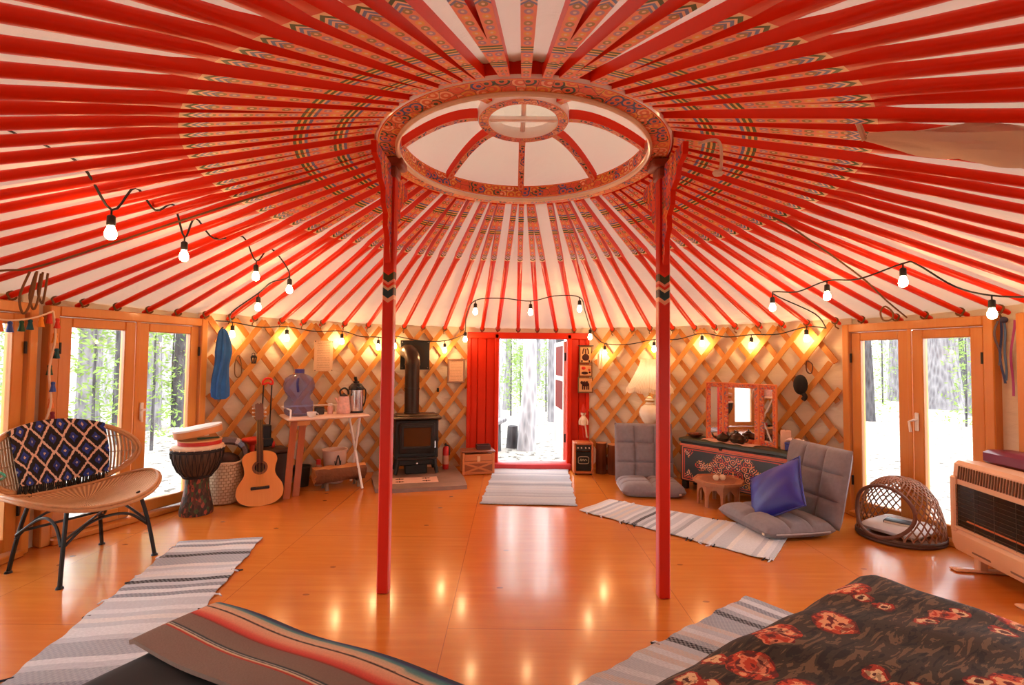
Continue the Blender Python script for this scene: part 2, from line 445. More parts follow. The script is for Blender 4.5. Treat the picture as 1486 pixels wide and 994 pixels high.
# glazed double doors
def glazed_door(a0, a1, idx, handle_side):
    p0 = V(3.33 * math.cos(rad(a1)), 3.33 * math.sin(rad(a1)), 0); p1 = V(3.33 * math.cos(rad(a0)), 3.33 * math.sin(rad(a0)), 0)
    # local x runs from p0 to p1 as seen from inside (left to right), local y points outward
    w = (p1 - p0).length; d = (p1 - p0).normalized(); rz = math.atan2(d.y, d.x)
    e = bpy.data.objects.new('door_%d' % idx, None); COL.objects.link(e); e.location = p0; e.rotation_euler = (0, 0, rz); struct(e)
    H = 1.645
    b = MB()
    for x in (.03, w - .03): b.bbox((x, 0, H / 2), (.06, .13, H), .006)
    b.bbox((w / 2, 0, H - .035), (w - .12, .13, .07), .006)
    b.bbox((w / 2, -.01, .02), (w - .12, .17, .04), .006)
    b.build('door_frame', [M['pine']], e)
    x0, x1 = .06, w - .06; mid = (x0 + x1) / 2
    for k, (a, c) in enumerate(((x0, mid - .004), (mid + .004, x1))):
        b = MB(); st = .085; zb, zt = .045, H - .075
        b.bbox((a + st / 2 + .004, -.01, (zb + zt) / 2), (st - .008, .06, zt - zb), .006)
        b.bbox((c - st / 2 - .004, -.01, (zb + zt) / 2), (st - .008, .06, zt - zb), .006)
        b.bbox(((a + c) / 2, -.01, zt - .035), (c - a - 2 * st, .06, .07), .006)
        b.bbox(((a + c) / 2, -.01, zb + .045), (c - a - 2 * st, .06, .09), .006)
        s = b.build('sash', [M['pine']], e)
        g = MB(); g.box(((a + c) / 2, -.005, (zb + .09 + zt - .07) / 2), (c - a - 2 * st + .01, .006, zt - zb - .16 + .01))
        g.build('pane', M['glass'], s)
        h = MB(); hx = a + .012 if k == 0 else c - .012
        for hz in (.3, 1.35): h.tube([(hx, -.05, hz - .04), (hx, -.05, hz + .04)], .008, 8)
        h.build('hinge', M['iron'], s)
    b = MB(); b.bbox((mid, -.044, H / 2), (.03, .012, H - .13), .004); b.build('astragal', [M['pine']], e)
    # lever handle on the meeting stile
    b = MB(); hx = mid + (.045 if handle_side > 0 else -.045)
    b.bbox((hx, -.048, .86), (.028, .012, .14), .004)
    b.tube([(hx, -.045, .875), (hx, -.085, .875), (hx - .03 * handle_side, -.09, .86), (hx - .02 * handle_side, -.09, .78)], .009, 8)
    b.build('door_handle', M['white'], e)
    return e
for i, (a0, a1) in enumerate(DOORS): glazed_door(a0, a1, i + 2, -1 if i % 2 else 1)
# red entrance: frame with board panels, threshold, leaf standing open outward
e = bpy.data.objects.new('door_1', None); COL.objects.link(e); e.location = (0, 3.22, 0); struct(e)
XL, XR, OL, OR = -.57, .875, -.205, .625
b = MB()
for x0, x1, sgn in ((XL, OL - .05, 1), (OR + .05, XR, -1)):
    nb = 3 if sgn > 0 else 2
    for k in range(nb):
        a = lerp(x0, x1, k / nb); c = lerp(x0, x1, (k + 1) / nb)
        b.bbox(((a + c) / 2, .03 - .008 * (k % 2), .81), (c - a - .004, .03, 1.6), .006)
    b.bbox((x0 if sgn > 0 else x1, .01, .81), (.045, .07, 1.62), .008)
b.box(((XL + OL) / 2, .055, .8), (OL - XL, .02, 1.6)); b.box(((XR + OR) / 2, .055, .8), (XR - OR, .02, 1.6))
b.build('board_panel', M['red_dark'], e)
b = MB()
for x in (OL - .025, OR + .025): b.bbox((x, 0, .81), (.05, .12, 1.62), .008)
b.bbox(((XL + XR) / 2, 0, 1.60), (XR - XL + .04, .12, .075), .008)
b.build('door_frame', M['red_dark'], e)
b = MB(); b.bbox(((OL + OR) / 2, -.02, .035), (OR - OL + .1, .18, .07), .012); b.build('threshold', plain('pink_red_threshold', lin(214, 66, 70), .5), e)
b = MB(); L = .8; a = rad(93)
lf = bpy.data.objects.new('leaf', None); COL.objects.link(lf); lf.parent = e; lf.location = (OR - .012, .07, 0); lf.rotation_euler = (0, 0, a)
zs = [.08, .62, .70, 1.04, 1.10, 1.50, 1.545]
for x in (.035, L - .035): b.bbox((x, 0, .81), (.07, .04, 1.47), .006)
for z, h in ((.13, .1), (.64, .07), (1.07, .06), (1.515, .06)): b.bbox((L / 2, 0, z), (L - .14, .04, h), .006)
b.build('leaf_frame', plain('white_leaf_paint', lin(238, 196, 190), .45), lf)
b = MB(); b.box((L / 2, 0, .86), (L - .13, .016, .4)); b.box((L / 2, 0, 1.30), (L - .13, .016, .42)); b.build('leaf_panel', plain('leaf_red', (.12, .005, .001), .6, spec=.05), lf)
b = MB(); b.box((L / 2, 0, .4), (L - .13, .016, .45)); b.build('leaf_panel', plain('pale_leaf_panel', lin(232, 190, 180), .5), lf)
b = MB()
for z in (.35, 1.35): b.tube([(-.0, .0, z - .05), (0, .0, z + .05)], .012, 8)
b.build('hinge', M['iron'], lf)
# ------------------------------------------------------------------ lattice walls
def lattice(a0, a1, name, label):
    t = thing(name, label, 'lattice wall')
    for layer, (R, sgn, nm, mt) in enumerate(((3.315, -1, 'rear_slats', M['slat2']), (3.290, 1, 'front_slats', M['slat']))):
        b = MB(); step = 4.35; span = 21.5 * sgn
        k = -30 + (0.5 if layer else 0)
        base = a0 - 40
        while base < a1 + 40:
            tt = [j / 14 for j in range(15)]
            # front slats lean so that, seen from inside, they rise to the right (smaller angle)
            pts = [(base - span * (x - .5), lerp(.015, 1.665, x)) for x in tt]
            jit = random.uniform(-.25, .25)
            seg = [(a + jit, z) for a, z in pts if a0 + .1 < a + jit < a1 - .1]
            if len(seg) > 2:
                w = .0255
                def P(a, z, off, R=R):
                    # off: across the slat in the wall surface
                    ang = rad(a); sl = math.atan2(1.65, rad(21.5) * 3.3) * 1.0
                    da = math.cos(PI / 2 - sl) * off / R * (1 if sgn > 0 else -1) * 1.0
                    dz = math.sin(PI / 2 - sl) * off
                    return ang + da, z + dz
                n = len(seg) - 1
                ins = []
                for (a, z) in seg:
                    row = []
                    for off, rr in ((-w, R - .006), (w, R - .006), (w, R + .006), (-w, R + .006)):
                        aa, zz = P(a, z, off); row.append(b.v((rr * math.cos(aa), rr * math.sin(aa), zz)))
                    ins.append(row)
                for r0, r1 in zip(ins, ins[1:]):
                    for i in range(4): b.f([r0[i], r0[(i + 1) % 4], r1[(i + 1) % 4], r1[i]])
                b.f(ins[0][::-1]); b.f(ins[-1])
            base += step
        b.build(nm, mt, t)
    return t
lattice(99.7, 149.0, 'lattice_wall', 'crossed tan wooden slats behind the stove and the guitar')
lattice(28.9, 74.6, 'lattice_wall', 'crossed tan wooden slats behind the lamp and the painted chest')
lattice(7.5, 9.9, 'lattice_wall', 'narrow strip of crossed slats between two glazed doors by the heater')
# ------------------------------------------------------------------ crown ring
t = thing('crown_ring', 'ornately painted wooden roof crown ring carried by the two red posts', 'roof crown', (0, 0, 2.448))
def ringmesh(ri, ro, z0, z1, n, faces):
    b = MB()
    def band(p, q, mi):
        b.mi = mi
        for k in range(n):
            a0, a1 = 2 * PI * k / n, 2 * PI * (k + 1) / n
            vs = [b.v((r * math.cos(a), r * math.sin(a), z)) for (r, z), a in ((p, a0), (p, a1), (q, a1), (q, a0))]
            b.f(vs, ((k / n, 0), ((k + 1) / n, 0), ((k + 1) / n, 1), (k / n, 1)))
    for p, q, mi in faces: band(p, q, mi)
    bmesh.ops.remove_doubles(b.bm, verts=b.bm.verts[:], dist=1e-5)
    return b
ri, ro = .69, .815
b = ringmesh(ri, ro, 0, .1, 96, [((ri + .012, 0), (ro - .012, 0), 0), ((ro - .012, 0), (ro, .012), 2), ((ro, .012), (ro, .085), 1), ((ro, .085), (ri, .095), 1), ((ri, .095), (ri, .012), 3), ((ri, .012), (ri + .012, 0), 2)])
b.build('outer_ring', [M['orn_ring'], M['red'], M['pale_red'], M['orn_face']], t)
b = MB(); b.tube([(.70 * math.cos(2 * PI * k / 72), .70 * math.sin(2 * PI * k / 72), -.006) for k in range(72)], .012, 8, closed=True)
b.build('ring_moulding', plain('cream_moulding', lin(246, 214, 176), .3, coat=.5), t)
b = ringmesh(.195, .26, 0, 0, 64, [((.2, .215), (.255, .215), 0), ((.255, .215), (.26, .222), 1), ((.26, .222), (.26, .28), 1), ((.26, .28), (.195, .28), 1), ((.195, .28), (.195, .222), 2), ((.195, .222), (.2, .215), 1)])
b.build('inner_ring', [ornament('inner_ring_ornament', lin(226, 130, 96), 40, 1.2), M['pale_red'], M['pale_red']], t)
for k in range(8):
    a = 2 * PI * k / 8 + PI / 2; b = MB(); n = 10; rows = []
    for j in range(n + 1):
        x = j / n; r = lerp(ri + .004, .262, x); z = .055 + .175 * math.sin(x * PI / 2) ** .9; rows.append((r, z))
    w = .02; prev = None
    for j in range(n + 1):
        r, z = rows[j]
        ring = [b.v((r * math.cos(a) - y * math.sin(a), r * math.sin(a) + y * math.cos(a), z + dz)) for y, dz in ((-w, 0), (w, 0), (w, .055), (-w, .055))]
        if prev:
            for i in range(4):
                b.mi = 1 if i == 0 else 0
                b.f([prev[i], prev[(i + 1) % 4], ring[(i + 1) % 4], ring[i]], ((0 if i else (j - 1) / n, 0), ((j - 1) / n, 1), (j / n, 1), (j / n, 0)))
        prev = ring
    b.build('spoke', [M['red'], M['orn_spoke']], t)
b = MB()
b.bbox((0, 0, .235), (.40, .028, .03), .006); b.bbox((0, 0, .265), (.028, .40, .03), .006)
b.build('cross_bar', M['pale_red'], t)
# ------------------------------------------------------------------ posts
def chev_post():
    t = NT('painted_post'); x, y, z = t.sep(t.co())
    v = t.ma('ADD', z, t.ma('MULTIPLY', t.ma('MINIMUM', t.ma('ABSOLUTE', x), t.ma('ABSOLUTE', y)), -.9))
    v = t.ma('ADD', z, t.ma('MULTIPLY', t.ma('ABSOLUTE', x), -.7))
    q = t.ma('DIVIDE', t.ma('SUBTRACT', v, 1.60), .20)
    n = t.noise(t.mapv(t.co(), (3, 3, .3)), 3, 3)
    red = t.mix(n, RED, lin(190, 24, 12))
    c = t.ramp(q, [(0, RED), (.08, lin(240, 170, 130)), (.2, lin(30, 58, 62)), (.42, lin(226, 190, 140)), (.5, RED), (.58, lin(236, 140, 110)), (.66, lin(60, 70, 36)), (.86, RED)], True)
    ins = t.ma('LESS_THAN', t.ma('ABSOLUTE', t.ma('SUBTRACT', q, .5)), .46)
    k = t.mix(ins, red, c)
    edge = t.ma('GREATER_THAN', t.ma('MINIMUM', t.ma('ABSOLUTE', x), t.ma('ABSOLUTE', y)), .0285)
    return t.P(t.mix(edge, k, lin(238, 140, 110)), .36, spec=.3)
M['post'] = chev_post()
def post(loc, label):
    t = thing('roof_post', label, 'post', loc)
    b = MB(); b.bbox((0, 0, 1.17), (.064, .064, 2.34), .006); b.build('shaft', M['post'], t)
    b = MB(); b.bbox((0, 0, 2.365), (.085, .11, .06), .008); b.bbox((0, 0, 2.419), (.15, .13, .048), .008)
    b.build('capital', M['orn_br'], t)
    for sgn in (1, -1):
        # carved bracket board running along under the ring
        prof = [(.034, 2.335), (.034, 1.86), (.05, 1.84), (.075, 1.90), (.07, 1.97), (.12, 2.03), (.115, 2.10), (.17, 2.14), (.18, 2.22), (.25, 2.25), (.28, 2.31), (.36, 2.335), (.37, 2.395), (.075, 2.395), (.075, 2.335)]
        b = MB(); Mx = Matrix(((0, 0, 1, 0), (sgn, 0, 0, 0), (0, 1, 0, 0), (0, 0, 0, 1)))
        b.prism(prof, -.014, .014, Mx)
        b.bm.faces.ensure_lookup_table()
        for fc in b.bm.faces[2:]: fc.material_index = 1
        b.build('bracket', [M['orn_br'], M['red']], t)
    return t
post((-.755, .025, 0), 'red wooden roof post nearest the guitar, painted chevrons at mid-height')
post((.800, .0, 0), 'red wooden roof post standing before the grey floor chairs, painted chevrons')
# ------------------------------------------------------------------ roof poles
b = MB(); secs = []
for r, w, h, q in ((.818, .039, .048, 0), (1.0, .041, .048, 0), (1.3, .043, .050, 0), (1.55, .044, .050, 0), (1.62, .045, .050, 0), (1.70, .047, .048, .7), (1.85, .048, .046, 1), (2.4, .047, .044, 1), (3.0, .046, .042, 1), (3.25, .044, .040, 1), (3.335, .034, .034, 1)):
    ring = []
    for k in range(12):
        a = 2 * PI * (k + .5) / 12; cx, sx = math.cos(a), math.sin(a)
        m = max(abs(cx), abs(sx)); sq = (min(1, max(-1, cx / m * 1.0)), min(1, max(-1, sx / m)))
        x = lerp(sq[0], cx, q); y = lerp(sq[1], sx, q)
        if q == 0:
            if k in (0, 11, 5, 6): y = y
        ring.append(b.v((r - 3.34, x * w / 2, zroof(r) - zroof(3.34) + h / 2 + y * h / 2)))
    secs.append((r, ring))
for (r0, p), (r1, q) in zip(secs, secs[1:]):
    for k in range(12):
        k2 = (k + 1) % 12; a = 2 * PI * (k + 1) / 12
        b.mi = 1 if (math.sin(a) < -.6 and r1 < 1.66) else 0
        b.f([p[k], p[k2], q[k2], q[k]])
b.f(secs[0][1][::-1]); b.mi = 0; b.f(secs[-1][1])
pole = b.build('roof_pole', [M['red'], M['rafter_paint']], None, sharp=40)
b = MB(); b.tube([(-.075 + .006 * math.sin(3 * q), .024 * math.cos(q), .040 + .027 * math.sin(q)) for q in [2 * PI * k / 14 for k in range(14)]], .007, 6, closed=True)
b.tube([(-.072, .004, .012), (-.05, .012, -.012), (-.02, .0, -.03)], .006, 6)
tie0 = b.build('rope_tie', M['rope'])
NP = 90
for k in range(NP):
    a = rad(89.5 + 360 / NP * k + random.uniform(-.45, .45))
    o = pole if k == 0 else pole.copy()
    if k: COL.objects.link(o)
    o.location = (3.34 * math.cos(a), 3.34 * math.sin(a), zroof(3.34) + random.uniform(-.004, .004)); o.rotation_euler = (random.uniform(-.05, .05), 0, a)
    q = tie0 if k == 0 else tie0.copy()
    if k: COL.objects.link(q)
    q.parent = o
    tag(o, 'red painted roof pole radiating from the crown ring to the wall, ornament at inner end', 'roof pole', 'red roof poles')
# ------------------------------------------------------------------ outdoors
def ground_mat():
    t = NT('dry_forest_ground'); c = t.co()
    n = t.noise(c, .8, 5); f = t.noise(c, 9, 4, .65)
    k = t.mix(n, lin(112, 105, 98), lin(156, 150, 142)); k = t.mix(t.ma('MULTIPLY', t.ma('GREATER_THAN', f, .57), .8), k, lin(48, 42, 38))
    return t.P(k, .95, bump=f, bstr=.5, spec=.1)
b = MB(); b.lathe([(3.62, -.13), (6, -.14), (12, -.1), (40, .4), (120, 3)], n=64); struct(b.build('ground', ground_mat()))
def bark_mat(name, a, c_):
    t = NT(name); c = t.co(); v = t.mapv(c, (1, 1, .22))
    w = t.vor(v, 16).outputs['Distance']; n = t.noise(v, 20, 4)
    k = t.mix(w, a, c_); k = t.mix(t.ma('MULTIPLY', n, .5), k, tuple(x * .5 for x in a))
    return t.P(k, .95, bump=w, bstr=.8, bdist=.03, spec=.1)
BARK = [bark_mat('grey_bark', lin(84, 80, 84), lin(146, 142, 144)), bark_mat('dark_bark', lin(46, 44, 46), lin(96, 92, 94)), bark_mat('pale_bark', lin(112, 110, 114), lin(180, 176, 178))]
LEAF = [plain('needle_green', lin(92, 118, 62), .8, var=.4, scale=1.5, transl=.3, spec=.1), plain('leaf_yellow_green', lin(118, 140, 74), .8, var=.35, scale=1.5, transl=.3, spec=.1)]
rt_ = random.Random(3)
def foliage(b, c, R, n, size):
    for _ in range(n):
        while True:
            p = V(rt_.uniform(-1, 1), rt_.uniform(-1, 1), rt_.uniform(-1, 1))
            if p.length < 1: break
        p = V(c[0] + p.x * R[0], c[1] + p.y * R[1], c[2] + p.z * R[2])
        d = V(rt_.gauss(0, 1), rt_.gauss(0, 1), rt_.gauss(0, .6)).normalized(); e_ = d.orthogonal().normalized()
        e_ = Matrix.Rotation(rt_.uniform(0, 6.28), 3, d) @ e_
        s = size * rt_.uniform(.6, 1.3)
        b.f([b.v(p - d * s), b.v(p + e_ * s * .3), b.v(p + d * s), b.v(p - e_ * s * .3)])
def tree(x, y, r, h, bark, leaf, low, label, group, dense=1.0, lean=0.0):
    t = thing('pine_tree', label, 'tree', (x, y, -.14), rt_.uniform(0, 6), group)
    b = MB(); n = 9; pts = []; rr = []
    for i in range(n):
        k = i / (n - 1); pts.append((lean * k * h * .1 + .03 * math.sin(i * 1.7), .03 * math.cos(i * 2.3), k * h))
        rr.append(r * (1.25 if i == 0 else 1) * (1 - .75 * k))
    b.tube(pts, rr, 12); b.build('trunk', BARK[bark], t)
    b = MB(); f = MB()
    for i in range(int(13 * dense)):
        z = lerp(low, h * .97, (i + .5) / (13 * dense)); a = rt_.uniform(0, 2 * PI); L = rt_.uniform(.7, 1.5) * (1.15 - .6 * z / h)
        tip = V(math.cos(a) * L, math.sin(a) * L, z + .2 * L - .1)
        b.tube([(0, 0, z), tuple((V(0, 0, z) + tip) / 2 + V(0, 0, .05)), tuple(tip)], [.03, .02, .008], 5)
        for q in (.55, 1.0):
            foliage(f, (tip.x * q, tip.y * q, lerp(z, tip.z, q)), (.42, .42, .26), 46, .065)
    b.build('branch', BARK[bark], t); f.build('foliage', LEAF[leaf], t, sharp=None, recalc=False)
    return t
def sapling(x, y, h, leaf, label, group):
    t = thing('young_tree', label, 'tree', (x, y, -.14), rt_.uniform(0, 6), group)
    b = MB(); b.tube([(0, 0, 0), (.02, .01, h * .5), (0, 0, h)], [.025, .018, .006], 6); b.build('trunk', BARK[1], t)
    f = MB()
    for i in range(11):
        z = lerp(.3, h, i / 10); w = .15 + .45 * (1 - z / h)
        foliage(f, (rt_.uniform(-.1, .1), rt_.uniform(-.1, .1), z), (w, w, .2), 60, .05)
    f.build('foliage', LEAF[leaf], t, sharp=None, recalc=False)
GA, GB, GC = 'pines beyond the open door', 'pines beyond the doors by the rattan chair', 'pines beyond the doors by the heater'
LA = 'tall pine trunk standing outside, seen through the open red door'
LB = 'tall pine standing outside, seen through the glazed doors by the rattan chair'
LC = 'tall pine standing outside, seen through the glazed doors behind the heater'
def at_ratio(q, d): return (q * d - .054, d - 2.75)
x, y = at_ratio(.036, 7.9); tree(x, y, .125, 9, 2, 0, 4, 'pale thick pine trunk standing closest outside the open red door', None)
for q, d, r, bk in ((-.006, 14, .11, 0), (-.016, 18, .14, 2), (.084, 11.5, .11, 0), (.066, 17, .12, 2), (.012, 21, .2, 2), (.052, 24, .22, 0), (-.028, 11, .08, 0), (.10, 20, .2, 1), (.022, 28, .25, 2)):
    x, y = at_ratio(q, d); tree(x, y, r, rt_.uniform(9, 12), bk, 0, 2.8, LA, GA, .9)
for q, d, r, bk in ((-.865, 9, .16, 0), (-.82, 13, .2, 2), (-.795, 8, .09, 1), (-.84, 17, .26, 0), (-.735, 9.5, .15, 0), (-.70, 13, .22, 2), (-.675, 10, .11, 1), (-.715, 17, .2, 0), (-.99, 8, .12, 0), (-1.03, 11, .18, 2), (-.77, 20, .25, 0)):
    x, y = at_ratio(q, d); tree(x, y, r, rt_.uniform(9, 12), bk, rt_.randint(0, 1), 1.6, LB, GB, 1.0)
x, y = at_ratio(.884, 14.6); tree(x, y, .42, 13, 0, 0, 4.5, 'thickest grey pine trunk, seen through the doors behind the heater', None, .8)
x, y = at_ratio(.812, 6.5); tree(x, y, .065, 8, 0, 0, 3.2, 'slender grey trunk standing closest outside the doors behind the wicker basket', None, .6)
for q, d, r, bk in ((.728, 12, .13, 1), (.79, 17, .26, 0), (.762, 22, .2, 2), (.915, 18, .2, 1), (.945, 13, .15, 0), (.93, 25, .3, 2), (.865, 24, .25, 2), (.965, 19, .2, 0)):
    x, y = at_ratio(q, d); tree(x, y, r, rt_.uniform(9, 12), bk, 0, 2.4, LC, GC, .8)
for q, d, h in ((.0, 12.5, 2.0), (.02, 15, 1.8), (.072, 13.5, 2.2)): x, y = at_ratio(q, d); sapling(x, y, h, 1, 'leafy young tree outside, seen through the open red door', 'young trees outside the open door')
for q, d, h in ((-.85, 7.0, 2.3), (-.81, 9.5, 2.8), (-.73, 7.5, 2.2), (-.69, 10, 2.6), (-.97, 7, 2.4), (-1.03, 8, 2.6)): x, y = at_ratio(q, d); sapling(x, y, h, 1, 'leafy young tree outside the glazed doors by the rattan chair', 'young trees outside by the rattan chair')
for q, d, h in ((.735, 13, 3.2), (.76, 16, 3.6), (.93, 11, 2.8), (.95, 15, 3.2)): x, y = at_ratio(q, d); sapling(x, y, h, 1, 'leafy young tree outside the glazed doors behind the heater', 'young trees outside by the heater')
t = thing('log_bench', 'rough wooden bench outside beside the open red door', 'bench', (-.42, 4.75, -.14), 1.2)
b = MB(); b.bbox((0, 0, .46), (.9, .3, .06), .01, (0, -.06, 0)); b.build('seat', BARK[0], t)
for x in (-.33, .33): b = MB(); b.tube([(x, 0, 0), (x, 0, .44)], [.1, .09], 10); b.build('leg', BARK[1], t)
b = MB(); b.lathe([(0, 0), (.11, 0), (.09, .22), (.085, .36), (0, .37)], n=12); tag(struct(b.build('tree_stump', BARK[1])), 'short brown stump on the ground outside the open red door', 'stump').location = (-.02, 5.35, -.14)
bpy.data.objects['tree_stump']['kind'] = 'thing'
# ------------------------------------------------------------------ rugs
def rug_mat(name, stops, vs_, speck=.25, tint=lin(206, 208, 210)):
    t = NT(name); u, v, _ = t.sep(t.co('UV'))
    rr = t.ma('FLOOR', t.ma('MULTIPLY', v, vs_)); wn_ = t.n('ShaderNodeTexWhiteNoise', noise_dimensions='1D'); t.set(wn_.inputs['W'], rr)
    c = t.ramp(wn_.outputs[0], stops, True)
    p = t.comb(t.ma('MULTIPLY', u, 40.0), t.ma('MULTIPLY', v, 90.0)); n = t.noise(p, 1.0, 2)
    ch = t.n('ShaderNodeTexChecker'); t.set(ch.inputs[0], t.comb(t.ma('MULTIPLY', u, 46.0), t.ma('MULTIPLY', v, 120.0))); ch.inputs['Scale'].default_value = 1.0
    k = t.mix(t.ma('MULTIPLY', ch.outputs['Fac'], speck), c, tint)
    k = t.mix(t.ma('MULTIPLY', n, .35), k, lin(130, 128, 132))
    thick = t.wave(t.comb(0.0, v), 60, 0, 1, 'BANDS', 'Y')
    return t.P(k, .95, bump=t.ma('ADD', thick, n), bstr=.5, bdist=.004, spec=.1)
W1, W2, G1, G2, K1 = lin(222, 224, 226), lin(196, 200, 206), lin(164, 168, 176), lin(132, 136, 146), lin(24, 24, 28)
RUGA = rug_mat('rag_rug_pale', [(0, W1), (.3, W2), (.58, lin(218, 206, 194)), (.75, G1), (.86, lin(236, 232, 226)), (.95, K1)], 46)
RUGB = rug_mat('rag_rug_banded', [(0, W1), (.25, W2), (.5, G1), (.68, lin(226, 222, 218)), (.80, G2), (.90, K1)], 40)
RUGC = rug_mat('rag_rug_grey', [(0, W1), (.25, W2), (.45, G1), (.68, lin(214, 196, 184)), (.84, G2), (.92, K1)], 34, .4)
RUGD = rug_mat('door_mat', [(0, lin(190, 196, 204)), (.35, lin(170, 176, 186)), (.7, lin(204, 206, 208)), (.95, lin(140, 146, 156))], 30, .3)
def rug(q, mat, label, name='rag_rug', tassels=0, seed=1):
    """q: far-left, far-right, near-right, near-left on the floor"""
    r_ = random.Random(seed); q = [V(*p, 0) for p in q]
    cen = sum(q, V(0, 0, 0)) / 4
    t = thing(name, label, 'rug', tuple(cen))
    q = [p - cen for p in q]
    def fn(u, v):
        a = q[0].lerp(q[1], u); c = q[3].lerp(q[2], u); p = a.lerp(c, v)
        wob = .006 * math.sin(v * 31 + seed) + .004 * math.sin(v * 77)
        e = (q[1] - q[0]).normalized() * wob * (1 if u > .5 else -1) * abs(u - .5) * 2
        return p + e + V(0, 0, .007 + .002 * math.sin(u * 9 + v * 14))
    b = MB(); b.surf(fn, 16, 60, .006); b.build('woven_field', mat, t)
    if tassels:
        for m_, col in ((0, plain(name + '_dark_end', K1, .9)), (1, plain(name + '_pale_end', W1, .9))):
            f = MB(); ax = (q[3] - q[0]).normalized()
            for k in range(tassels):
                v = r_.random()
                for u, d in ((0, q[0] - q[1]), (1, q[1] - q[0])):
                    if r_.random() < .5: continue
                    p = q[0].lerp(q[1], u).lerp(q[3].lerp(q[2], u), v); d = d.normalized()
                    L = r_.uniform(.015, .04)
                    f.tube([p - d * .02 + V(0, 0, .012), p + d * L * .6 + V(0, 0, .008) + ax * r_.uniform(-.01, .01), p + d * L + V(0, 0, .003) + ax * r_.uniform(-.02, .02)], [.005, .005, .003], 5)
            f.build('knotted_fringe', col, t)
    return t
rug([(-2.35, .709), (-1.83, .803), (-1.49, -.85), (-2.01, -.93)], RUGB, 'long pale banded rag rug running from the rattan chair to the striped blanket', tassels=7, seed=2)
rug([(-.239, 3.10), (.629, 3.10), (.545, 1.661), (-.32, 1.693)], RUGD, 'pale grey woven mat lying just inside the open red door', 'door_mat')
rug([(.544, 1.522), (.882, 1.866), (2.077, .999), (1.669, .483)], RUGA, 'striped white rag rug in front of the grey floor chairs', tassels=12, seed=5)
rug([(1.258, -.005), (1.56, -.36), (.53, -1.10), (.0, -.92)], RUGC, 'grey and white rag rug lying along the edge of the flowered bed', tassels=8, seed=9)
# ------------------------------------------------------------------ beds
def duvet_mat():
    t = NT('flowered_duvet'); c = t.co()
    w = t.noise(t.mapv(c, (1.2, 5, 1), rot=(0, 0, .5)), 7, 4, .55, 1.4); n = t.noise(c, 3, 4)
    k = t.mix(n, lin(40, 31, 24), lin(74, 58, 42)); k = t.mix(t.ma('MULTIPLY', t.ma('GREATER_THAN', w, .56), .7), k, lin(126, 96, 66))
    k = t.mix(t.ma('MULTIPLY', t.ma('LESS_THAN', w, .42), .8), k, lin(22, 16, 14))
    d = t.n('ShaderNodeVectorMath', operation='ADD'); t.set(d.inputs[0], c); nz = t.n('ShaderNodeTexNoise'); t.set(nz.inputs['Vector'], c); nz.inputs['Scale'].default_value = 9
    sc2 = t.n('ShaderNodeVectorMath', operation='SCALE'); t.set(sc2.inputs[0], nz.outputs['Color']); sc2.inputs['Scale'].default_value = .07; t.t.links.new(sc2.outputs[0], d.inputs[1])
    for sc_, thr, pick, cols in ((4.4, .31, .55, (lin(240, 168, 118), lin(206, 70, 36), lin(120, 24, 14))), (7.5, .27, .7, (lin(232, 190, 140), lin(176, 52, 26), lin(90, 26, 16))), (5.6, .27, .68, (lin(196, 60, 26), lin(226, 130, 90), lin(110, 20, 12)))):
        vv = t.vor(t.mapv(d.outputs[0], (1, 1.25, 0), loc=(sc_, sc_ * 2, 0)), sc_, dim='2D'); dist = vv.outputs['Distance']; h, g, _ = t.sep(vv.outputs['Color'])
        on = t.ma('MULTIPLY', t.ma('LESS_THAN', dist, thr), t.ma('GREATER_THAN', h, pick))
        q = t.ma('ADD', t.ma('DIVIDE', dist, thr), t.ma('MULTIPLY', t.ma('SUBTRACT', t.noise(c, 38, 3), .5), 1.9))
        fc = t.ramp(q, [(0, cols[2]), (.22, cols[0]), (.62, cols[1]), (.92, cols[2])], True)
        fc = t.mix(t.ma('MULTIPLY', t.ma('LESS_THAN', w, .44), .55), fc, lin(60, 24, 14))
        k = t.mix(on, k, fc)
    return t.P(k, .85, bump=t.noise(c, 6, 4), bstr=.4, bdist=.02)
def bed(loc, rz, L, Wd, H, label, mats, rnd, sgn=1, names=('duvet', 'mattress', 'bed_base'), wrinkle=.006):
    t = thing('bed', label, 'bed', loc, rz)
    b = MB(); b.bbox((L / 2, sgn * Wd / 2, .12), (L - .12, Wd - .12, .12), .02)
    b.build(names[2], M['pine_h'], t)
    for x in (.1, L - .1):
        for y in (.1, Wd - .1): b = MB(); b.bbox((x, sgn * y, .035), (.06, .06, .07), .006); b.build('leg', M['pine_h'], t)
    b = MB(); b.bbox((L / 2, sgn * Wd / 2, .18 + (H - .26) / 2), (L - .07, Wd - .07, H - .26), .04); b.build(names[1], M['cream'], t)
    def fn(u, v):
        # unroll: sides drop over the edge with a rounded shoulder
        x = lerp(-.30, L + .30, u); y = lerp(-.30, Wd + .30, v); R = rnd
        def side(q, lim):
            if q < R: d = R - q; s = -1
            elif q > lim - R: d = q - (lim - R); s = 1
            else: return q, 0
            edge = R if s < 0 else lim - R
            if d < R * PI / 2: return edge + s * R * math.sin(d / R), R * (1 - math.cos(d / R))
            return edge + s * (R + .02 * math.sin(40 * (x + y)) * min(1, (d - R * PI / 2) / .1)), R + (d - R * PI / 2)
        px, dx = side(x, L); py, dy = side(y, Wd)
        z = H - math.sqrt(dx * dx + dy * dy) if dx < R and dy < R else H - max(dx, dy) - min(dx, dy) * .15
        z += wrinkle * (math.sin(x * 9 + 2 * math.sin(y * 5)) * math.sin(y * 7 + 1.3) + .6 * math.sin(x * 23 + y * 17))
        return (px, sgn * py, max(z, .03))
    b = MB(); b.surf(fn, 70, 60, .02 if sgn < 0 else -.02); b.build(names[0], mats, t)
    return t
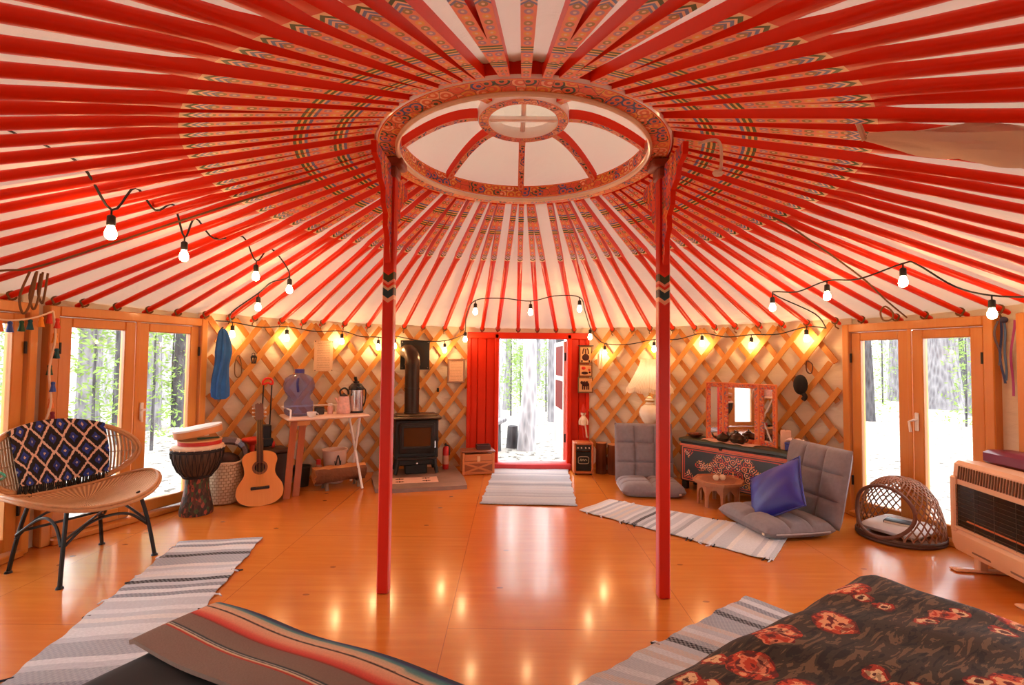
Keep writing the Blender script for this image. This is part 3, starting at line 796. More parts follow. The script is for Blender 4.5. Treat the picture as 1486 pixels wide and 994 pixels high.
bed((1.275, -.88, 0), math.atan2(-.54, -.84), 1.30, 1.4, .53, 'bed under a dark brown duvet with red and peach flowers', duvet_mat(), .11)
bed((-1.0, -1.06, 0), math.atan2(-.42, .91), 1.17, 1.45, .44, 'narrow bed under a dark grey cover, striped blanket across its foot', plain('dark_grey_cover', lin(30, 27, 26), .8, var=.4, scale=4), .06, -1, ('cover', 'mattress', 'bed_base'), .008)
def serape_mat():
    t = NT('striped_wool_blanket'); u, v, _ = t.sep(t.co('UV')); c = t.co()
    v = t.ma('ADD', v, t.ma('MULTIPLY', t.noise(t.comb(t.ma('MULTIPLY', u, 60.0), t.ma('MULTIPLY', v, 300.0)), 1, 2), .006))
    gray = lin(136, 112, 98)
    F = .565
    st = [(p * F, c_) for p, c_ in ((0, gray), (.355, gray), (.36, lin(190, 52, 36)), (.378, lin(190, 52, 36)), (.382, lin(232, 200, 150)), (.398, lin(226, 206, 180)), (.402, lin(30, 30, 34)), (.412, lin(30, 30, 34)), (.416, lin(230, 220, 200)), (.424, lin(28, 56, 60)), (.440, lin(28, 56, 60)), (.445, gray), (.655, lin(132, 104, 90)), (.66, lin(130, 40, 30)), (.69, lin(214, 60, 46)), (.74, lin(228, 100, 76)), (.79, lin(240, 160, 124)), (.875, lin(236, 180, 144)), (.88, lin(50, 36, 34)), (.893, lin(50, 36, 34)), (.898, lin(236, 186, 150)), (.935, lin(200, 180, 150)), (.95, lin(90, 150, 146)), (.985, lin(60, 110, 130)), (1.01, lin(36, 50, 96)), (1.08, lin(28, 28, 48)), (1.2, lin(60, 50, 60)))]
    k = t.ramp(v, st); n = t.noise(c, 160, 3)
    k = t.mix(t.ma('MULTIPLY', n, .3), k, lin(90, 70, 60))
    return t.P(k, .95, bump=n, bstr=.5, bdist=.003)
a_ = math.atan2(-.42, .91)
def serape(u, v):
    x = lerp(-.03, 1.20, u); s = lerp(.29 + .03 * u, -.14, v); H = .462
    R = .075
    if s > R: y, z = s, H
    else:
        d = R - s
        if d < R * PI / 2: y, z = R - R * math.sin(d / R), H - R * (1 - math.cos(d / R))
        else: y, z = -.004, H - R - (d - R * PI / 2)
        y -= .012
    z += .006 * math.sin(x * 11 + s * 9) - (.01 if u < .02 else 0)
    if x < .03: z -= .0
    return (x, -y, z)
b = MB(); b.surf(serape, 50, 46, .012)
o = b.build('striped_blanket', serape_mat()); o.location = (-1.0, -1.06, .024); o.rotation_euler = (0, 0, a_)
tag(o, 'brown wool blanket with red, peach and blue stripes across the narrow bed', 'blanket')
# ------------------------------------------------------------------ rattan chair
def rattan_mat():
    t = NT('woven_rattan'); u, v, _ = t.sep(t.co('UV')); c = t.co()
    w = t.wave(t.comb(t.ma('MULTIPLY', u, 1.0), v), 26, .6, 2, 'BANDS', 'X'); n = t.noise(c, 14, 3)
    k = t.mix(w, lin(150, 96, 56), lin(224, 178, 126)); k = t.mix(t.ma('MULTIPLY', n, .5), k, lin(236, 200, 156))
    return t.P(k, .6, bump=w, bstr=.7, bdist=.006)
M['rattan'] = rattan_mat(); M['cane'] = wood('cane_rim', lin(206, 156, 104), lin(170, 112, 66), 'Z', 10, .3, .5, .1)
fwd = V(.936, -.352); rzc = math.atan2(-.352, .936) + PI / 2       # local -y = forward
t = thing('rattan_chair', 'oval rattan lounge chair on thin dark metal legs', 'chair', (-2.735, .36, 0), rzc)
def seat_p(u, v):
    """u across -1..1 , v back(-1)..front(1) inside an ellipse"""
    x = .385 * u; y = -.29 * v - .03
    z = .388 + .115 * abs(u) ** 2.3 + .035 * v * v - .02 * max(0, v)
    return V(x, y, z)
b = MB()
def disc(fn, nr, na, b, th):
    def f(u, v):
        a = 2 * PI * u; r = max(1e-3, v); return fn(r * math.cos(a), r * math.sin(a))
    b.surf(f, na, nr, th)
b2 = []
def seat_uv(u, v):
    a = 2 * PI * u; r = max(.002, v); return seat_p(r * math.cos(a), r * math.sin(a))
b.surf(seat_uv, 56, 8, .012); b.build('seat', M['rattan'], t)
b = MB()
for s_, dz in ((1.0, .006), (1.035, -.012)): b.tube([seat_p(s_ * math.cos(a), s_ * math.sin(a)) + V(0, 0, dz) for a in [2 * PI * k / 48 for k in range(48)]], .0105, 8, closed=True)
b.build('seat_rim', M['cane'], t)
def back_p(u, v):
    """u across, v down(-1)..up(1)"""
    x = .405 * u * (1 - .10 * (v < 0) * (-v)); z = .64 + .215 * v + .0 * u * u
    y = .29 + .10 * (v + 1) * .5 - .15 * abs(u) ** 2 - .02 * (1 - v * v)
    return V(x, y, z)
b = MB()
for k in range(-23, 24):
    u = k / 24; h = math.sqrt(max(0, 1 - u * u))
    b.tube([back_p(u, lerp(-h, h, j / 7)) for j in range(8)], .0065, 5, caps=False)
for v in (-.55, -.05, .45):
    h = math.sqrt(1 - v * v); b.tube([back_p(lerp(-h, h, j / 16), v) - V(0, .007, 0) for j in range(17)], .004, 5)
b.build('backrest', M['rattan'], t)
b = MB()
for s_ in (1.0, 1.045): b.tube([back_p(s_ * math.cos(a), s_ * math.sin(a)) for a in [2 * PI * k / 48 for k in range(48)]], .0115, 8, closed=True)
b.build('back_rim', M['cane'], t)
feet = [(-.255, -.285), (.255, -.285), (-.245, .235), (.245, .235)]
tops = [(-.19, -.20, .42), (.19, -.20, .42), (-.17, .19, .42), (.17, .19, .42)]
if True:
    # front legs bow outward at the top like the photo
    for (fx, fy), tp in zip(feet, tops):
        b = MB(); sx = 1 if fx > 0 else -1
        b.tube(spl([(fx, fy, .008), (lerp(fx, tp[0], .35), lerp(fy, tp[1], .35), .2), (lerp(fx, tp[0], .75), lerp(fy, tp[1], .75), .36), tp], 4), .0115, 8)
        b.lathe([(0, 0), (.02, 0), (.016, .012), (0, .012)], (fx, fy, 0), 10)
        b.build('leg', M['black'], t)
b = MB()
for y0, y1 in ((-.24, .20),):
    for sx in (-1, 1): b.tube(spl([(sx * .235, y0, .22), (sx * .2, y0 * .5, .30), (sx * .19, 0, .335), (sx * .2, y1 * .5, .30), (sx * .235, y1, .22)], 5), .0085, 6)
for yy in (-.245, .205): b.tube(spl([(-.235, yy, .2), (-.12, yy, .3), (0, yy, .325), (.12, yy, .3), (.235, yy, .2)], 5), .0085, 6)
b.tube([(-.225, .2, .24), (.225, .2, .24)], .0085, 6); b.tube([(-.23, -.23, .235), (.225, .2, .24)], .008, 6)
for sx in (-1, 1): b.tube(spl([(sx * .17, .19, .41), (sx * .18, .27, .46), (sx * .2, .29, .55), (sx * .2, .30, .66)], 5), .010, 6)
b.build('frame', M['black'], t)
def ikat():
    t = NT('ikat_throw'); u, v, _ = t.sep(t.co('UV'))
    jag = t.ma('MULTIPLY', t.ma('SUBTRACT', t.noise(t.comb(t.ma('MULTIPLY', u, 60.0), t.ma('MULTIPLY', v, 8.0)), 1, 2), .5), .35)
    fx = t.ma('MULTIPLY', t.ma('ABSOLUTE', t.ma('SUBTRACT', t.ma('FRACT', t.ma('MULTIPLY', u, 4.5)), .5)), 2.0)
    fy = t.ma('MULTIPLY', t.ma('ABSOLUTE', t.ma('SUBTRACT', t.ma('FRACT', t.ma('MULTIPLY', v, 2.6)), .5)), 2.0)
    d = t.ma('ADD', t.ma('ADD', fx, fy), jag)
    k = t.ramp(t.ma('DIVIDE', d, 2.0), [(0, lin(214, 190, 170)), (.07, lin(34, 60, 150)), (.24, lin(20, 20, 28)), (.40, lin(230, 198, 176)), (.53, lin(22, 20, 22)), (.80, lin(36, 58, 140)), (.95, lin(200, 190, 190))], True)
    n = t.noise(t.co(), 150, 2); k = t.mix(t.ma('MULTIPLY', n, .25), k, lin(60, 50, 60))
    return t.P(k, .95, bump=n, bstr=.4, bdist=.003)
b = MB()
def throw(u, v):
    x = lerp(-.25, .26, u) / .405; s = lerp(0, 1, v)
    # v from behind the top rim over the front and down
    h = math.sqrt(max(.05, 1 - x * x))
    if s < .12: return back_p(x, h) + V(0, .035 - .02 * s / .12, -.10 * (1 - s / .12) + .02)
    q = (s - .12) / .88; vv = lerp(h, -.62 - .12 * math.sin(u * 3), q)
    return back_p(x, max(-.98, vv)) + V(.015 * q, -.024 - .006 * math.sin(u * 17) * q, .022 * (1 - q))
b.surf(throw, 40, 40, .006)
o = b.build('throw_blanket', ikat()); o.location = (-2.735, .36, 0); o.rotation_euler = (0, 0, rzc)
tag(o, 'black throw with blue diamonds and pale zigzags over the rattan chair', 'blanket')
b = MB(); rr = random.Random(4)
for k in range(46):
    u = k / 45; p = V(*throw(u, 1.0)); L = .07 + .03 * rr.random()
    b.tube([p, p + V(rr.uniform(-.01, .01), -.004, -L * .5), p + V(rr.uniform(-.015, .015), -.004, -L)], [.004, .005, .003], 5)
    if k < 45: q = V(*throw((k + .5) / 45, 1.0)); b.tube([p + V(0, 0, -.02), q + V(0, 0, -.04), V(*throw((k + 1) / 45, 1.0)) + V(0, 0, -.02)], .003, 4)
f = b.build('fringe', plain('black_fringe', lin(34, 28, 24), .9), o)
b = MB(); b.tube([(.09 * math.cos(a), .03 * math.sin(a), .09 * math.sin(a)) for a in [2 * PI * k / 28 for k in range(28)]], .007, 8, closed=True)
o = b.build('hoop', plain('teal_plastic', lin(90, 200, 180), .35)); o.location = (-3.02, .02, .62); o.rotation_euler = (1.35, 0, .4)
tag(o, 'small teal hoop hanging at the glazed door beside the rattan chair', 'hoop')
# ------------------------------------------------------------------ drum, basket, guitar corner
def drum_shell():
    t = NT('carved_drum_shell'); c = t.co(); x, y, z = t.sep(c); a = t.ma('ARCTAN2', y, x)
    v = t.vor(t.comb(t.ma('MULTIPLY', a, 4.5), t.ma('MULTIPLY', z, 22.0)), 1.2); h, _, _ = t.sep(v.outputs['Color'])
    k = t.ramp(h, [(0, lin(56, 42, 32)), (.4, lin(90, 52, 38)), (.55, lin(62, 84, 50)), (.72, lin(150, 70, 50)), (.85, lin(70, 48, 36))], True)
    k = t.mix(t.ma('LESS_THAN', v.outputs['Distance'], .2), k, lin(40, 30, 24))
    bw = t.mix(t.wave(t.comb(a, 0.0), 5.5, 0, 1, 'BANDS', 'X'), lin(48, 40, 34), lin(110, 80, 60))
    k = t.mix(t.ma('GREATER_THAN', z, .3), k, bw)
    return t.P(k, .6, bump=v.outputs['Distance'], bstr=.4, bdist=.01)
t = thing('djembe_drum', 'tall goblet drum with carved shell and rope lacing', 'drum', (-2.665, 1.365, 0))
b = MB(); b.lathe([(0, .004), (.10, .004), (.122, .0), (.124, .03), (.105, .12), (.088, .22), (.086, .29), (.10, .315), (.14, .36), (.172, .44), (.182, .50), (.183, .55), (0, .552)], n=32)
b.build('shell', drum_shell(), t)
b = MB(); b.lathe([(.186, .535), (.19, .548), (.186, .566), (.17, .572), (0, .573)], n=32); b.build('skin', plain('drum_skin', lin(232, 206, 176), .7), t)
b = MB()
for k in range(22):
    a = 2 * PI * k / 22; a2 = a + PI / 22
    for aa, bb in ((a, a2), (a2, a + 2 * PI / 22)):
        pr = [(.188, .535), (.186, .48), (.176, .43), (.146, .36), (.108, .317)]
        if bb == a2: b.tube([(r * math.cos(lerp(aa, bb, i / 4)), r * math.sin(lerp(aa, bb, i / 4)), z) for i, (r, z) in enumerate(pr)], .0035, 5)
        else: b.tube([(r * math.cos(lerp(bb, aa, i / 4)), r * math.sin(lerp(bb, aa, i / 4)), z) for i, (r, z) in enumerate(pr)], .0035, 5)
for z, r in ((.535, .192), (.52, .19), (.318, .11), (.305, .103)): b.tube([(r * math.cos(2 * PI * k / 32), r * math.sin(2 * PI * k / 32), z) for k in range(32)], .006, 6, closed=True)
b.tube(spl([(-.19, -.02, .53), (-.215, -.02, .50), (-.2, -.03, .45)], 4), [.012] * 9, 6)
b.build('lacing', plain('dark_lacing', lin(44, 38, 38), .8), t)
b = MB()
for k in range(22): a = 2 * PI * k / 22; b.ball((.192 * math.cos(a), .192 * math.sin(a), .545), .0085, 6)
b.build('loop_ring', M['cream'], t)
t = thing('hand_drum', 'shallow red frame drum lying flat on the goblet drum', 'drum', (-2.655, 1.37, .5745), .2)
b = MB(); b.lathe([(.150, 0), (.158, 0), (.158, .038), (.150, .038), (.150, 0)], n=36); b.build('frame', plain('red_drum_frame', lin(200, 40, 26), .45, var=.3, scale=30), t)
b = MB(); b.lathe([(.152, .03), (.161, .03), (.161, .04), (.12, .043), (0, .043)], n=36); b.build('skin', plain('tan_drum_skin', lin(220, 170, 110), .6), t)
b = MB(); b.bbox((.07, -.02, .049), (.16, .03, .012), .004, (0, 0, .5)); b.build('beater', plain('green_beater', lin(70, 110, 80), .5), t)
t = thing('hand_drum', 'round tan frame drum with pale skin tilted on top of the red one', 'drum', (-2.665, 1.365, .652), 0); t.rotation_euler = (.07, -.16, 0)
b = MB(); b.lathe([(.165, 0), (.175, 0), (.175, .06), (.165, .06), (.165, 0)], n=36); b.build('frame', plain('tan_drum_frame', lin(214, 140, 76), .5), t)
b = MB(); b.lathe([(.166, .05), (.178, .05), (.178, .064), (.13, .068), (0, .068)], n=36); b.build('skin', plain('white_drum_skin', lin(228, 226, 222), .5), t)
def knit(name, a, c_, n=1):
    t = NT(name); u, v, _ = t.sep(t.co('UV'))
    br = t.n('ShaderNodeTexBrick'); t.set(br.inputs[0], t.comb(t.ma('MULTIPLY', u, 26.0 * n), t.ma('MULTIPLY', v, 15.0)))
    br.inputs['Scale'].default_value = 1; br.inputs['Brick Width'].default_value = 1; br.inputs['Row Height'].default_value = .8; br.inputs['Mortar Size'].default_value = .10; br.inputs['Mortar Smooth'].default_value = .9
    t.set(br.inputs['Color1'], a); t.set(br.inputs['Color2'], tuple(x * .9 for x in a)); t.set(br.inputs['Mortar'], c_)
    return t.P(br.outputs['Color'], .9, bump=t.ma('SUBTRACT', 1.0, br.outputs['Fac']), bstr=.9, bdist=.012)
t = thing('rope_basket', 'tall cream woven rope basket on the floor beside the goblet drum', 'basket', (-2.625, 1.69, 0))
b = MB()
prof = [(0, .012), (.12, .004)] + [(.132 + .014 * math.sin(k / 14 * PI) + .004 * (k % 2) , .012 + .35 * k / 14) for k in range(15)] + [(.124, .362), (.122, .10), (0, .05)]
b.lathe(prof, n=40); b.build('woven_body', knit('woven_rope', lin(230, 200, 164), lin(176, 134, 94)), t)
b = MB(); b.tube([(.137 * math.cos(2 * PI * k / 32), .137 * math.sin(2 * PI * k / 32), .363 + .003 * math.sin(k)) for k in range(32)], .010, 8, closed=True); b.build('rim', plain('rope_rim', lin(232, 204, 170), .9), t)
def fold_blanket(name, label, loc, rz, fn, mat, th=.02, nu=26, nv=20):
    b = MB(); b.surf(fn, nu, nv, th); o = b.build(name, mat); o.location = loc; o.rotation_euler = (0, 0, rz); return tag(o, label, 'blanket')
def plaid():
    t = NT('grey_blue_blanket'); u, v, _ = t.sep(t.co('UV')); c = t.co()
    k = t.ramp(u, [(0, lin(110, 98, 100)), (.18, lin(126, 150, 186)), (.27, lin(196, 196, 204)), (.33, lin(112, 100, 104)), (.55, lin(104, 94, 98)), (.68, lin(130, 156, 190)), (.8, lin(204, 200, 204)), (.88, lin(112, 102, 106))], True)
    return t.P(k, .95, bump=t.noise(c, 60, 3), bstr=.5, sheen=.05)
b = MB(); b.ball((0, 0, 0), (.118, .118, .075), 20); b.ball((.03, -.04, .03), (.08, .07, .045), 16)
o = b.build('blanket', plain('brown_fleece', lin(74, 50, 42), .95, bump=.3)); o.location = (-2.625, 1.69, .365); tag(o, 'rolled dark brown blanket tucked inside the rope basket', 'blanket')
def drape(u, v):
    a = PI * u; x = .155 * math.cos(a) * (1 + .05 * math.sin(v * 9)); z = .155 * math.sin(a) ** .75 + .015 * math.sin(v * 8 + u * 5)
    return (x, lerp(-.07, .10, v) + .01 * math.sin(a * 3), z)
fold_blanket('blanket', 'grey and blue striped blanket draped over the top of the rope basket', (-2.635, 1.695, .375), .5, drape, plaid(), .03)
# dark box with cart and funnel
t = thing('storage_box', 'dark brown storage box standing behind the guitar', 'box', (-2.405, 2.005, 0), rad(50))
b = MB(); b.bbox((0, 0, .19), (.36, .2, .38), .012); b.build('body', wood('dark_box_wood', lin(66, 42, 30), lin(44, 26, 20), 'X', 6, .1, .6, 0), t)
b = MB(); b.bbox((0, 0, .40), (.375, .215, .04), .01); b.build('lid', plain('dark_box_lid', lin(78, 50, 36), .55), t)
b = MB(); b.bbox((0, -.105, .30), (.05, .012, .04), .003); b.build('clasp', M['brass'], t)
t = thing('luggage_cart', 'folded black cart with red looped handle standing on the dark box', 'cart', (-2.44, 2.03, .42), rad(38))
b = MB(); b.bbox((0, 0, .12), (.10, .05, .22), .012); b.bbox((.0, -.035, .06), (.13, .03, .08), .01); b.build('body', M['black'], t)
b = MB()
for x in (-.037, .037): b.tube([(x, 0, .22), (x + .02, .05, .62)], .0065, 8)
b.build('handle_rods', M['black'], t)
b = MB(); b.tube(spl([(-.020, .05, .615), (-.024, .052, .645), (-.004, .055, .672), (.02, .055, .676), (.044, .055, .672), (.064, .052, .645), (.058, .05, .615), (.02, .05, .632)], 4, True), .010, 8, closed=True); b.build('grip', plain('red_plastic', lin(224, 38, 24), .4), t)
for x in (-.066, .066):
    b = MB(); b.lathe([(0, -.012), (.032, -.012), (.034, 0), (.032, .012), (0, .012)], (x, -.02, .034), 18, R=Euler((0, PI / 2, 0)).to_matrix()); b.build('wheel', plain('red_wheel', lin(210, 44, 28), .5), t)
b = MB(); b.lathe([(0, 0), (.022, 0), (.024, .06), (.05, .085), (.088, .105), (.092, .118), (.086, .125), (.05, .132), (0, .134)], n=28)
o = b.build('funnel', plain('red_funnel', lin(226, 56, 30), .4)); o.location = (-2.475, 1.86, .42); tag(o, 'red plastic funnel-shaped cap on the dark box beside the guitar neck', 'funnel')
# guitar, built upright in x/z with its face to -y, then leaned back
def guitar():
    t = thing('guitar', 'classical guitar with pale top leaning back against the dark box', 'guitar', (-2.24, 1.575, 0), .56)
    t.rotation_euler = (-rad(20), 0, .56); t.rotation_mode = 'XYZ'
    def outline(s):
        # half width at height z (0..0.49)
        pts = [(0, 0), (.012, .09), (.05, .16), (.11, .187), (.18, .178), (.245, .138), (.29, .122), (.345, .128), (.40, .142), (.45, .125), (.478, .07), (.486, 0)]
        return [(x * s, z) for z, x in pts]
    half = spl([(x, z, 0) for x, z in outline(1.0)], 5)
    poly = [(p.x, p.y) for p in half] + [(-p.x, p.y) for p in reversed(half[1:-1])]
    Mx = Matrix(((1, 0, 0, 0), (0, 0, 1, 0), (0, 1, 0, 0), (0, 0, 0, 1)))
    b = MB(); b.prism(poly, 0.004, .088, Mx); b.build('body', wood('guitar_side', lin(140, 70, 34), lin(96, 44, 22), 'Z', 5, .2, .35, .4), t)
    b = MB(); b.prism([(x * 1.004, z * 1.002) for x, z in poly], 0, .004, Mx); sb = b.build('soundboard', wood('spruce_top', lin(232, 156, 80), lin(220, 134, 60), 'Z', 9, .05, .3, .5), t)
    b = MB(); b.lathe([(0, -.0015), (.043, -.0015), (.043, .001), (0, .001)], (0, 0, .335), 28, R=Euler((PI / 2, 0, 0)).to_matrix()); b.build('sound_hole', plain('sound_hole_dark', (.008, .006, .005), .9), t)
    b = MB(); b.lathe([(.043, 0), (.044, .0022), (.062, .0022), (.063, 0)], (0, 0, .335), 32, R=Euler((PI / 2, 0, 0)).to_matrix()); b.build('rosette', plain('rosette', lin(120, 70, 40), .4, var=.6, scale=140), t)
    b = MB(); b.bbox((0, -.007, .155), (.15, .013, .026), .004); b.bbox((0, -.014, .158), (.075, .005, .006), .002); b.build('bridge', plain('ebony', lin(34, 24, 20), .4), t)
    b = MB(); b.box((0, -.0045, .575), (.056, .009, .39), taper=.86); b.box((0, .016, .62), (.05, .032, .29), taper=.86); b.build('neck', plain('dark_fretboard', lin(62, 34, 22), .45), t)
    b = MB(); b.prism([(-.026, 0), (.026, 0), (.036, .03), (.034, .165), (.012, .178), (0, .168), (-.012, .178), (-.034, .165), (-.036, .03)], 0, .018, Matrix(((1, 0, 0, 0), (0, .2, 1, .002), (0, 1, 0, .765), (0, 0, 0, 1)))); b.build('headstock', plain('headstock', lin(88, 30, 14), .35, coat=.3), t)
    b = MB()
    for z in (.81, .85, .89):
        for sx in (-1, 1): b.tube([(sx * .033, .015 + .2 * (z - .765), z), (sx * .05, .02 + .2 * (z - .765), z)], .004, 6); b.ball((sx * .054, .02 + .2 * (z - .765), z), (.007, .005, .01), 8)
    b.build('tuning_pegs', M['white'], t)
    b = MB()
    for k in range(6): b.tube([(lerp(-.03, .03, k / 5), -.018, .158), (lerp(-.022, .022, k / 5), -.011, .77)], .0009, 4)
    b.build('strings', M['brass'], t)
guitar()
# blue coat on the lattice
def coat(u, v):
    a = 2 * PI * u; w = .026 + .034 * min(1, v * 3) + .008 * math.sin(v * 9); d = .02 + .03 * min(1, v * 2.5)
    k = 1 + .22 * math.cos(a * 7 + v * 3); e = .6 if v > .98 or v < .02 else 1
    return (w * math.cos(a) * k * e + .012 * math.sin(v * 6), d * math.sin(a) * k * e - .03, -.64 * v)
b = MB(); b.surf(coat, 36, 24); o = b.build('coat', plain('blue_fabric', lin(40, 104, 176), .8, var=.35, scale=9, sheen=.05)); o.location = (3.20 * math.cos(rad(147.8)), 3.20 * math.sin(rad(147.8)), 1.56); o.rotation_euler = (0, 0, rad(147.8 - 90)); tag(o, 'blue jacket hanging from the lattice beside the glazed door', 'coat')
b = MB(); b.tube([(0, .0, 0), (0, -.03, .012)], .006, 6); b.build('hook', M['iron'], o)
# ------------------------------------------------------------------ white table and what stands on it
TX, TY, TR = -2.08, 1.74, math.atan2(.57, .82)
def tl(x, y, z=0):
    return (TX + x * math.cos(TR) - y * math.sin(TR), TY + x * math.sin(TR) + y * math.cos(TR), z)
t = thing('folding_table', 'narrow white table with crossed legs against the lattice', 'table', (TX, TY, 0), TR)
b = MB(); b.bbox((.37, .23, .728), (.76, .46, .024), .008); b.build('tabletop', plain('white_tabletop', lin(226, 196, 178), .4, var=.06), t)
for y0, y1 in ((.04, .42), (.42, .04)):
    b = MB(); b.tube([(.70, y0, .006), (.66, y1, .72)], .013, 8); b.build('leg', M['white'], t)
b = MB(); b.tube(spl([(.02, .05, .74), (.02, .05, .80), (.02, .08, .815), (.02, .40, .815), (.05, .435, .815), (.5, .435, .815), (.53, .435, .80), (.53, .435, .74)], 3), .008, 8); b.build('rail', M['white'], t)
t = thing('wooden_trestle', 'pair of orange-brown boards propping the white table near the guitar', 'trestle', tl(.05, .09), TR)
for k, (x, y) in enumerate(((-.02, -.02), (.07, .03))):
    b = MB(); b.box((x + .0, y, .355), (.058, .02, .71), (.0, .07, 0)); b.build('leg', wood('trestle_board', lin(190, 98, 30), lin(150, 66, 16), 'Z', 5, .1, .5), t)
b = MB(); b.box((.06, .02, .69), (.17, .09, .05)); b.build('top_rail', M['pine_h'], t)
def jugmat():
    t = NT('blue_water_jug')
    a = t.n('ShaderNodeBsdfTransparent'); a.inputs[0].default_value = (.62, .66, .86, 1)
    p = t.n('ShaderNodeBsdfPrincipled'); p.inputs['Base Color'].default_value = (*lin(150, 150, 196), 1); p.inputs['Roughness'].default_value = .08
    mx = t.n('ShaderNodeMixShader'); mx.inputs[0].default_value = .30
    t.t.links.new(a.outputs[0], mx.inputs[1]); t.t.links.new(p.outputs[0], mx.inputs[2]); return t.out(mx.outputs[0])
t = thing('water_jug', 'large translucent blue water jug standing on the white table', 'water jug', tl(.13, .26, .74))
b = MB(); b.lathe([(0, .003), (.09, 0), (.125, .02), (.132, .06), (.126, .075), (.132, .09), (.132, .13), (.105, .165), (.1, .19), (.118, .215), (.14, .26), (.142, .31), (.125, .365), (.08, .395), (.045, .405), (.04, .43), (.038, .44), (0, .44)], n=32); b.build('bottle', jugmat(), t)
b = MB(); b.lathe([(.0415, .415), (.044, .415), (.044, .452), (0, .455)], n=18); b.build('cap', plain('blue_cap', lin(60, 60, 150), .4), t)
b = MB(); b.tube(spl([(.04, -.115, .36), (.045, -.145, .33), (.05, -.148, .28), (.05, -.135, .24)], 4), .012, 8); b.build('handle', plain('deep_blue_handle', lin(44, 40, 120), .4), t)
t = thing('cup', 'small white cup on the front edge of the white table below the jug', 'cup', tl(.205, .055, .74))
b = MB(); b.lathe([(0, .002), (.022, 0), (.038, .02), (.044, .05), (.041, .05), (.034, .02), (0, .008)], n=24); b.build('bowl', M['white'], t)
b = MB(); b.tube(spl([(.04, 0, .042), (.062, 0, .036), (.058, 0, .016), (.036, 0, .016)], 4), .004, 6); b.build('handle', M['white'], t)
t = thing('tin', 'dark square tin standing on the white table beside the jug', 'tin', tl(.325, .27, .74), TR)
b = MB(); b.bbox((0, 0, .035), (.085, .06, .07), .006); b.build('body', plain('dark_tin', lin(52, 36, 22), .5), t)
b = MB(); b.bbox((0, 0, .075), (.088, .063, .012), .003); b.build('lid', plain('dark_tin_lid', lin(84, 60, 30), .4), t)
t = thing('small_bottle', 'small pink bottle on the white table between the tin and the pitcher', 'bottle', tl(.43, .27, .74))
b = MB(); b.lathe([(0, 0), (.024, 0), (.026, .01), (.026, .065), (.018, .08), (0, .08)], n=18); b.build('body', plain('pink_plastic', lin(226, 172, 160), .4), t)
b = MB(); b.lathe([(.018, .08), (.02, .08), (.02, .105), (0, .107)], n=16); b.build('cap', M['white'], t)
t = thing('pitcher', 'pink and white patterned pitcher with dark handle on the white table', 'pitcher', tl(.555, .24, .74), TR)
b = MB(); b.lathe([(0, .002), (.062, 0), (.068, .015), (.066, .07), (.058, .12), (.048, .16), (.045, .175), (0, .178)], n=28); b.build('body', plain('speckled_enamel', lin(226, 176, 162), .4, var=.35, scale=40), t)
b = MB(); b.lathe([(.046, .175), (.03, .19), (.012, .197), (.012, .206), (0, .208)], n=20); b.build('lid', M['black'], t)
b = MB(); b.tube(spl([(-.03, -.01, .18), (-.04, -.01, .23), (0, -.01, .258), (.038, -.01, .235), (.044, -.01, .19)], 5), .009, 8); b.build('handle', M['black'], t)
b = MB(); b.tube([(-.05, -.0, .11), (-.085, 0, .16)], [.016, .010], 10); b.build('spout', plain('pitcher_spout', lin(220, 170, 150), .4), t)
t = thing('airpot', 'tall steel pump flask with black lid on the white table', 'flask', tl(.69, .27, .74), TR)
b = MB(); b.lathe([(0, 0), (.07, 0), (.072, .01), (.072, .235), (0, .237)], n=32); b.build('body', M['chrome'], t)
b = MB(); b.lathe([(.074, .235), (.078, .24), (.076, .265), (.06, .285), (.05, .30), (.03, .305), (.03, .325), (0, .327)], n=28); b.bbox((0, -.075, .262), (.04, .06, .025), .006); b.build('lid', M['black'], t)
b = MB(); b.tube(spl([(0, 0, .32), (-.012, -.01, .35), (-.016, -.01, .372)], 4), [.016] * 8 + [.012], 10); b.build('pump', M['black'], t)
b = MB(); b.tube(spl([(.075, 0, .255), (.10, 0, .22), (.095, 0, .12), (.074, 0, .06)], 5), .007, 8); b.build('handle', M['black'], t)
b = MB(); b.lathe([(.073, 0), (.076, 0), (.076, .02), (.073, .02)], n=28); b.build('base_ring', M['black'], t)
# under the table
LC0 = V(-1.775, 2.225, 0); ld = V(.82, .57, 0)
t = thing('firewood_log', 'split bark-covered log lying on a small stand under the white table', 'log', tuple(LC0), TR)
b = MB(); r_ = random.Random(8); rings = []
for j in range(13):
    x = lerp(-.25, .25, j / 12); ring = []
    for k in range(18):
        a = 2 * PI * k / 18; r = .088 * (1 + .09 * math.sin(3 * a + j * .5) + .05 * r_.uniform(-1, 1)); z = .155 + r * math.sin(a)
        if math.sin(a) > .55: z = min(z, .155 + .062 + .012 * math.sin(j * 1.3 + k))
        ring.append(b.v((x + (.012 * r_.uniform(-1, 1) if j in (0, 12) else 0), r * math.cos(a) * 1.05, z)))
    rings.append(ring)
for p, q in zip(rings, rings[1:]):
    for k in range(18):
        a = 2 * PI * (k + .5) / 18; b.mi = 1 if math.sin(a) > .62 else 0
        b.f([p[k], p[(k + 1) % 18], q[(k + 1) % 18], q[k]])
b.mi = 1; b.f(rings[0][::-1]); b.f(rings[-1])
b.build('log', [plain('log_bark', lin(120, 72, 42), .9, var=.4, scale=18, bump=.8, bscale=40), wood('log_split_face', lin(236, 172, 108), lin(196, 120, 64), 'X', 7, .2, .8, 0)], t)
for x in (-.14, .17):
    b = MB(); b.tube([(x, -.075, 0), (x, -.06, .07)], .017, 8); b.tube([(x, .075, 0), (x, .06, .07)], .017, 8); b.tube([(x, -.09, .062), (x, .09, .062)], .014, 8); b.build('stand_leg', plain('dull_metal', lin(130, 106, 84), .5, .3), t)
